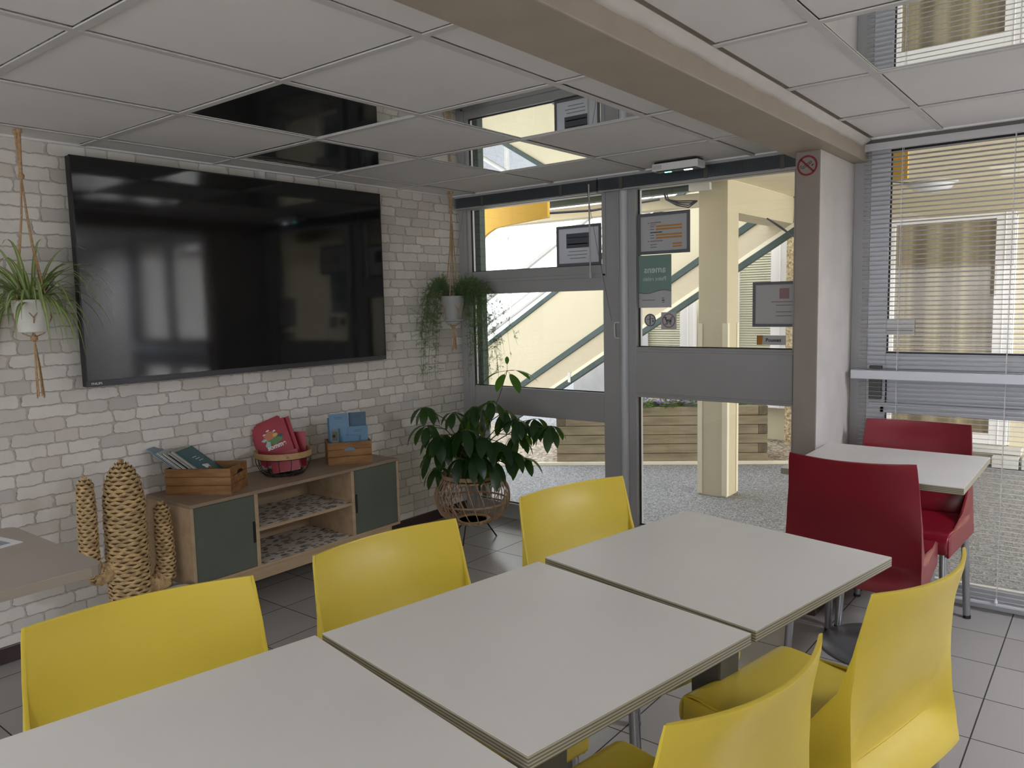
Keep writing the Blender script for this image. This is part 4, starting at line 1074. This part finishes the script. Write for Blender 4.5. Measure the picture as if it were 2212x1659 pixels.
# emergency light
el = thing('emergency_light', 'white box emergency light on the ceiling above the glass door, lit blue-green underneath', 'light', (-1.80, 3.665, 2.083))
MB().box((0, 0, -.005), (.23, .075, .01)).build('mount', M['black'], el)
MB().box((0, 0, -.027), (.25, .09, .036)).build('housing', M['white_pvc'], el, bevel=.004)
MB().box((0, 0, -.046), (.215, .066, .006)).build('lens', plain('dark_clear_lens', '#1d2a2b', .1), el, bevel=.003)
MB().box((-.055, -.002, -.0496), (.035, .012, .002)).build('led', emis('cyan_led', '#7fe0dd', 4), el)
MB().box((.055, -.002, -.0496), (.042, .014, .002)).build('led', emis('white_led', '#e6fbff', 6), el)
MB().box((-.095, -.0455, -.027), (.05, .0012, .022)).build('rating_label', M['ltgrey'], el)

# ================================================================== OUTSIDE
struct(MB().bb(-12, 8, 3.96, 14, -.25, -.012).build('courtyard_ground', M['aggregate']))
# planter frame
pA = Vector((-3.804, 5.416, 0)); pD = Vector((.8316, .5554, 0)); pN = Vector((-.5554, .8316, 0)); pang = math.atan2(.5554, .8316)
gb = MB(); gp = [pA-pD*2.2+pN*.02, pA+pD*2.0+pN*.02, pA+pD*2.3+pN*1.1, pA-pD*.1+pN*1.6, pA-pD*1.6+pN*3.2, pA-pD*3+pN*2.0]
gb.prism([(p.x, p.y, -.012) for p in gp], (0, 0, .016)); tag(gb.build('gravel_bed', M['gravelm']), 'brown pea gravel bed around the timber planter outside', 'gravel', kind='stuff')
kb = MB(); P0 = pA-pD*2.2; P1 = pA+pD*1.95
kb.prism([(P0.x, P0.y, -.012), (P1.x, P1.y, -.012), ((P1+pN*.03).x, (P1+pN*.03).y, -.012), ((P0+pN*.03).x, (P0+pN*.03).y, -.012)], (0, 0, .028))
struct(kb.build('kerb', M['kerb'], bevel=.004))
pl_ = thing('timber_planter', 'raised planter of weathered horizontal timber sleepers outside the glass door', 'planter', (pA.x+pN.x*.035, pA.y+pN.y*.035, .004), pang)
Lp = 1.786; Dp = .48; ch = .0805
for k in range(6):
    s = MB(); z0 = k*ch; e0 = 0 if k % 2 else .078; e1_ = Lp if k % 2 == 0 else Lp-.078
    if k == 4: e0 = .078; e1_ = Lp
    if k == 5: e0 = 0; e1_ = Lp-.078
    if k % 2 == 0: e0 = .078 if k == 4 else 0; e1_ = Lp
    s.bb(e0, e1_, 0, .078, z0, z0+ch-.004); s.bb(0, Lp, Dp-.078, Dp, z0, z0+ch-.004)
    s.build('sleeper', M['sleeper'], pl_, bevel=.004)
    s = MB(); s.bb(0, .078, .079, Dp-.079, z0, z0+ch-.004); s.bb(Lp-.078, Lp, .079, Dp-.079, z0, z0+ch-.004)
    if e0 > 0: s.bb(0, .077, 0, .078, z0, z0+ch-.004)
    if e1_ < Lp: s.bb(Lp-.077, Lp, 0, .078, z0, z0+ch-.004)
    s.build('cross_sleeper', M['sleeper_end'], pl_, bevel=.004)
MB().bb(.07, Lp-.07, .07, Dp-.07, .3, .455).build('soil', M['soil'], pl_)
rnd = random.Random(41)
def flower_bush(s, d, label, r=.13, hh=.15, fl=True, mat='leaf_fresh'):
    p = pA+pN*(.035+d)+pD*s
    t = thing('flowering_plant', label, 'plant', (p.x, p.y, .459), 0, 'plants growing in the timber planter')
    f = MB()
    for k in range(420):
        q = rnd.uniform(0, 6.28); rr = r*math.sqrt(rnd.random()); z = hh*(1-(rr/r)**2)*rnd.uniform(.1, 1)+.02
        dd = Vector((math.cos(q+rnd.uniform(-1, 1)), math.sin(q+rnd.uniform(-1, 1)), rnd.uniform(-.2, .9)))
        leaf(f, (rr*math.cos(q), rr*math.sin(q), z), dd, rnd.uniform(.02, .034), .018, .6, .1, 3)
    f.build('foliage', M[mat], t)
    sm = MB()
    for k in range(8):
        q = k*.8; sm.tube([(0, 0, 0), (r*.5*math.cos(q), r*.5*math.sin(q), hh*.7)], .002, 4)
    sm.build('stems', M['stem'], t)
    if fl:
        b = MB()
        for k in range(44):
            q = rnd.uniform(0, 6.28); rr = r*1.02*math.sqrt(rnd.random()); c = Vector((rr*math.cos(q), rr*math.sin(q), rnd.uniform(.04, .10)))+Vector((.5554, -.8316, 0))*.035
            for j in range(5):
                a = 2*pi*j/5; leaf(b, c, (math.cos(a), math.sin(a), .3), .020, .015, .4, .1, 3)
        b.build('blossoms', M['flower'], t)
flower_bush(.74, .11, 'purple flowering plant at the left of the timber planter, beside the door frame', fl=True)
flower_bush(.97, .12, 'green leafy clump with few purple blossoms second from the left in the planter')
flower_bush(1.19, .11, 'bright purple flowering plant just left of the cream column in the planter')
flower_bush(.52, .2, 'leafy plant at the far left of the planter top, half behind the window post', .12, .07, False)
flower_bush(1.56, .2, 'low green plant right of the cream column in the planter', .12, .03, False)

# column and beams
colm = MB(); colm.bb(-2.375, -2.163, 5.15, 5.345, -.012, 2.2)
cl = struct(colm.build('courtyard_column', M['creamwall'], bevel=.004))
cg = MB()
for x in (-2.378, -2.19, -2.37+.0): pass
cg.bb(-2.379, -2.345, 5.145, 5.152, 0, 1.22); cg.bb(-2.195, -2.159, 5.145, 5.152, 0, 1.22); cg.bb(-2.165, -2.157, 5.146, 5.18, 0, 1.22); cg.bb(-2.165, -2.157, 5.315, 5.348, 0, 1.22)
cg.build('corner_guard', M['creamlight'], cl)
struct(MB().bb(-2.385, -2.165, 5.345, 8.0, 1.984, 2.2).build('soffit_beam', M['creamwall'], bevel=.003))
struct(MB().bb(-5.2, -2.376, 5.2, 5.33, 2.045, 2.132).build('landing_beam', M['creamlight'], bevel=.003))
struct(MB().bb(-2.165, 5.5, 4.05, 8.0, 2.2, 2.32).build('soffit', M['soffit']))
struct(MB().bb(-2.43, -2.166, 4.05, 5.16, 2.2, 2.32).build('soffit_edge', M['creamwall']))
tl = MB(); tl.bb(-5.2, -2.40, 5.12, 5.22, 2.145, 2.215); tl.bb(-5.2, -2.40, 5.05, 5.12, 2.19, 2.215)
tag(tl.build('gutter', M['teal'], bevel=.003), 'dark teal metal gutter running above the courtyard, left of the cream column', 'gutter')
# yellow arches over the glazing, outside
def arch(label, pts):
    a = MB(); a.prism([(x, 4.4, z) for x, z in pts], (0, .03, 0))
    return tag(a.build('yellow_arch_panel', M['yellow_ext'], bevel=.002), label, 'panel', 'yellow arch panels outside the windows')
pts = [(-4.1, 2.6), (-4.1, -.012), (-3.88, -.012), (-3.80, 1.5), (-3.748, 1.829)]
for k in range(9):
    q = R(180-10*k); 
for x, z in ((-3.735, 1.85), (-3.71, 1.875), (-3.684, 1.892), (-3.65, 1.91), (-3.60, 1.930), (-3.52, 1.941), (-3.45, 1.947), (-3.344, 1.954), (-3.24, 1.962), (-3.133, 1.968)): pts.append((x, z))
pts.append((-3.131, 2.6)); arch('ochre yellow arched panel outside the corner window', pts)
arch('ochre yellow panel end outside the top left of the right window', [(-1.5, 2.6), (-1.5, 2.19), (-1.0, 1.976), (-.90, 1.974), (-.90, 2.19), (-.90, 2.6)][:0] or [(-1.45, 2.19), (-1.25, 1.99), (-1.0, 1.976), (-.90, 1.974), (-.90, 2.19)])
tag(MB().bb(-3.43, -3.372, 3.965, 4.02, 0, 2.6).build('teal_post', M['teal'], bevel=.003), 'dark teal metal post outside, along the left edge of the corner window', 'post')
# staircase: sloped parapet with teal strips, beige stringer, steps
sc = thing('staircase', 'cream outdoor staircase with teal edge strips rising to the right across the courtyard', 'staircase', (-4.6, 6.5, 0))
SL = .598
def zl(x): return (x+4.6)*SL   # slope offset, world x
def band(name, za, zb, x0, x1, y0, y1, mat):
    b = MB(); pts = [(x0+4.6, y0, za+zl(x0)), (x1+4.6, y0, za+zl(x1)), (x1+4.6, y0, zb+zl(x1)), (x0+4.6, y0, zb+zl(x0))]
    b.prism(pts, (0, y1-y0, 0)); return b.build(name, mat, sc, bevel=.002)
# at x=-4.6 : A top 1.48, b2 .800, b3 .497
band('parapet', .80, 1.44, -5.95, -1.9, 0, .06, M['creamwall'])
band('coping', 1.44, 1.49, -5.95, -1.9, -.015, .08, M['teal'])
band('edge_strip', .735, .80, -5.6, -1.9, -.02, .02, M['teal'])
band('stringer', .50, .735, -5.35, -1.9, -.005, .09, M['beige'])
band('edge_strip', .44, .497, -5.2, -1.9, -.02, .03, M['teal'])
band('soffit_lip', .497, .535, -5.2, -1.9, -.02, .0, M['creamlight'])
stp = MB(); n = 14
for k in range(n):
    x = -5.35+k*.26; z = .78+zl(x)
    if z < .05: continue
    stp.bb(x+4.6, x+.28+4.6, .06, .38, z-.03, z+.02)
stp.build('steps', M['beige'], sc)
for xx in (-3.19+.0, -2.45): 
    pass
bkt = MB(); bkt.box((1.76, -.022, .535+zl(-2.84)-.02), (.04, .012, .11)); bkt.box((.22, -.022, .535+zl(-4.38)-.03), (.03, .012, .1)); bkt.build('bracket', M['ltgrey'], sc)
# white rails of the stair enclosure behind
rl = thing('stair_railing', 'white metal stair railing rising against the bright sky behind the corner window', 'railing', (-4.6, 7.42, 0))
def rail(za, x0, x1, r, y=0):
    q = MB(); q.tube([(x0+4.6, y, za+zl(x0)*.97), (x1+4.6, y, za+zl(x1)*.97)], r, 8); q.build('rail', M['ltgrey'], rl)
rail(2.40, -6.6, -3.9, .042); rail(1.96, -6.6, -3.9, .026); rail(2.08, -6.6, -3.9, .014)
for x in (-5.85, -5.0, -4.2):
    q = MB(); q.tube([(x+4.6, .0, 1.2+zl(x)), (x+4.6, .0, 2.40+zl(x)*.97)], .018, 8); q.build('post', M['ltgrey'], rl)
wp = thing('glazing_bars', 'thin white glazing bars against the overexposed sky beyond the stairs', 'glazing bars', (-5.5, 8.0, 0))
q = MB(); q.bb(-1.6, 1.2, 0, .03, 2.24, 2.265); q.build('horizontal_bar', M['ltgrey'], wp)
for x in (-.85, -.05, .9):
    q = MB(); q.bb(x-.012, x+.012, 0, .03, -.012, 2.24); q.build('vertical_bar', M['ltgrey'], wp)

# facade opposite
YF_ = 7.35
fa = MB()
fa.bb(-4.9, -4.10, YF_, YF_+.2, 0, 1.4)               # left part
fa.bb(-4.10, -3.41, YF_+.0, YF_+.2, 0, .5)
fa.bb(-3.41, -2.98, YF_, YF_+.2, 0, .3); 
fa.bb(-1.69, -.70, YF_, YF_+.2, 2.0, 2.35); fa.bb(-.70, 4.5, YF_, YF_+.2, 0.02, 2.35); fa.bb(-1.69, -.70, YF_, YF_+.2, 0, .15)
fa.bb(-3.41, -1.69, YF_+.16, YF_+.2, 0, 2.35); fa.bb(-4.1, -3.41, YF_+.16, YF_+.2, 0, 1.4)
struct(fa.build('opposite_facade', M['creamlight']))
struct(MB().bb(-4.9, -3.96, YF_-.02, YF_, .30, 1.2).build('white_wall_panel', M['greypanel']))
struct(MB().bb(-2.494, -1.69, YF_-.05, YF_+.16, -.01, 2.35).build('roughcast_pier', M['rough_cast']))
struct(MB().bb(-.70, 4.5, YF_-.01, YF_+.01, 2.02, 2.2).build('facade_band', M['creamwall']))
struct(MB().bb(-1.69, -.70, YF_-.012, YF_+.01, 2.02, 2.2).build('facade_band', M['creamwall']))
def ext_window(name, x0, x1, z0, z1, slats=True, frw=.08, right=.15):
    w_ = srt(name); f = MB()
    f.bb(x0-frw, x0, YF_-.03, YF_+.05, z0-frw, z1+frw); f.bb(x1, x1+right, YF_-.03, YF_+.05, z0-frw, z1+frw); f.bb(x0, x1, YF_-.03, YF_+.05, z1, z1+frw); f.bb(x0, x1, YF_-.03, YF_+.05, z0-frw, z0)
    f.bb(x1+right*.55, x1+right*.6, YF_-.04, YF_-.02, z0-frw, z1+frw)
    f.build('window_frame', M['white_pvc'], w_, bevel=.003)
    s = MB(); z = z0
    while z < z1:
        s.prism([(x0, YF_+.03, z), (x1, YF_+.03, z), (x1, YF_+.042, z+.018), (x0, YF_+.042, z+.018)], (0, .001, .002)); z += .0235
    s.build('blind_slats', M['slat_green'], w_)
    MB().bb(x0, x1, YF_+.055, YF_+.06, z0, z1).build('blind_backing', M['creamlight'], w_)
    return w_
ext_window('window_3', -4.07, -3.58, .55, 1.33)
ext_window('window_4', -2.977, -2.647, .42, 2.1, right=.153)
w5 = srt('window_5'); f = MB()
f.bb(-1.685, -1.577, YF_-.04, YF_+.05, .16, 2.02); f.bb(-.84, -.71, YF_-.04, YF_+.05, .16, 2.02); f.bb(-1.577, -.84, YF_-.04, YF_+.05, 1.976, 2.02); f.bb(-1.577, -.84, YF_-.04, YF_+.05, .78, .90); f.bb(-1.577, -.84, YF_-.04, YF_+.05, .16, .245)
f.bb(-.78, -.772, YF_-.045, YF_-.035, .16, 2.02); f.bb(-1.63, -1.625, YF_-.045, YF_-.035, .16, 2.02)
f.build('window_frame', M['white_pvc'], w5, bevel=.003)
MB().bb(-1.577, -.84, YF_+.0, YF_+.006, .90, 1.976).build('pane', M['brownglass'], w5)
MB().bb(-1.577, -.84, YF_+.0, YF_+.006, .245, .78).build('pane', M['brownglass'], w5)
MB().bb(-1.73, -.60, YF_-.12, YF_+.05, .10, .15).build('window_sill', M['ltgrey'], w5, bevel=.004)
for k, (x, l_) in enumerate(((-.70, 'grey concrete block on the ground under the opposite window, left'), (-.50, 'grey concrete block on the ground under the opposite window, right'))):
    tag(MB().box((x, YF_-.12, .045), (.18, .16, .09)).build('concrete_block', M['ltgrey'], bevel=.004), l_, 'block')
bl = thing('bulkhead_lamp', 'oval glass lamp on the cream soffit outside the right window', 'lamp', (-1.155, 6.46, 2.2))
q = MB(); q.lathe([(.165, 0), (.168, -.012), (.158, -.02), (.15, -.02)], (0, 0, 0), 32); q.build('rim', M['ltgrey'], bl, smooth=50)
q = MB(); q.lathe([(.15, -.018), (.125, -.05), (.07, -.072), (.01, -.08)], (0, 0, 0), 32); q.build('glass_bowl', plain('frosted_glass_bowl', '#d6dadb', .15), bl, smooth=60)
tag(MB().tube([(-1.45, 5.95, 2.19), (-1.30, 6.25, 2.19), (-1.24, 6.38, 2.19)], .005, 6).build('conduit', M['cable']), 'thin brown conduit on the soffit leading to the oval lamp', 'cable')
# cables by the column
cb_ = MB()
rnd = random.Random(3)
for k in range(5):
    j = rnd.uniform(-.02, .02); cb_.tube([(-2.165, 5.9+j, 1.985), (-2.12+j, 6.05, 1.93), (-2.08, 6.25+j, 1.86), (-2.0+j, 6.45, 1.83-.01*k), (-1.95, 6.55, 1.85-.012*k)], .005, 5)
tag(cb_.build('cable_bundle', M['cable']), 'bundle of dark cables drooping below the cream soffit beam, right of the column', 'cables')
cb_ = MB()
for k in range(4):
    j = rnd.uniform(-.012, .012); cb_.tube([(-2.62+j, 5.13, 2.15), (-2.60+j, 5.12, 2.10), (-2.52, 5.12+j, 2.05+.01*k), (-2.43+j, 5.13, 2.03+.015*k), (-2.38, 5.14, 2.07)], .005, 5)
tag(cb_.build('cable_bundle', M['cable']), 'loop of dark cables beside the column top, left of it', 'cables')
tag(MB().tube([(-3.14, 4.43, 2.0), (-2.9, 4.6, 2.01), (-2.75, 4.8, 2.05), (-2.6, 5.0, 2.09)], .009, 6).build('cable', M['cable']), 'purple-grey cable crossing the bright sky from the yellow panel', 'cable')
tag(MB().box((-2.35, 5.12, 2.16), (.15, .05, .05), R(8)).build('junction_box', M['ltgrey'], bevel=.003), 'light grey metal cable box at the top of the cream column', 'junction box')
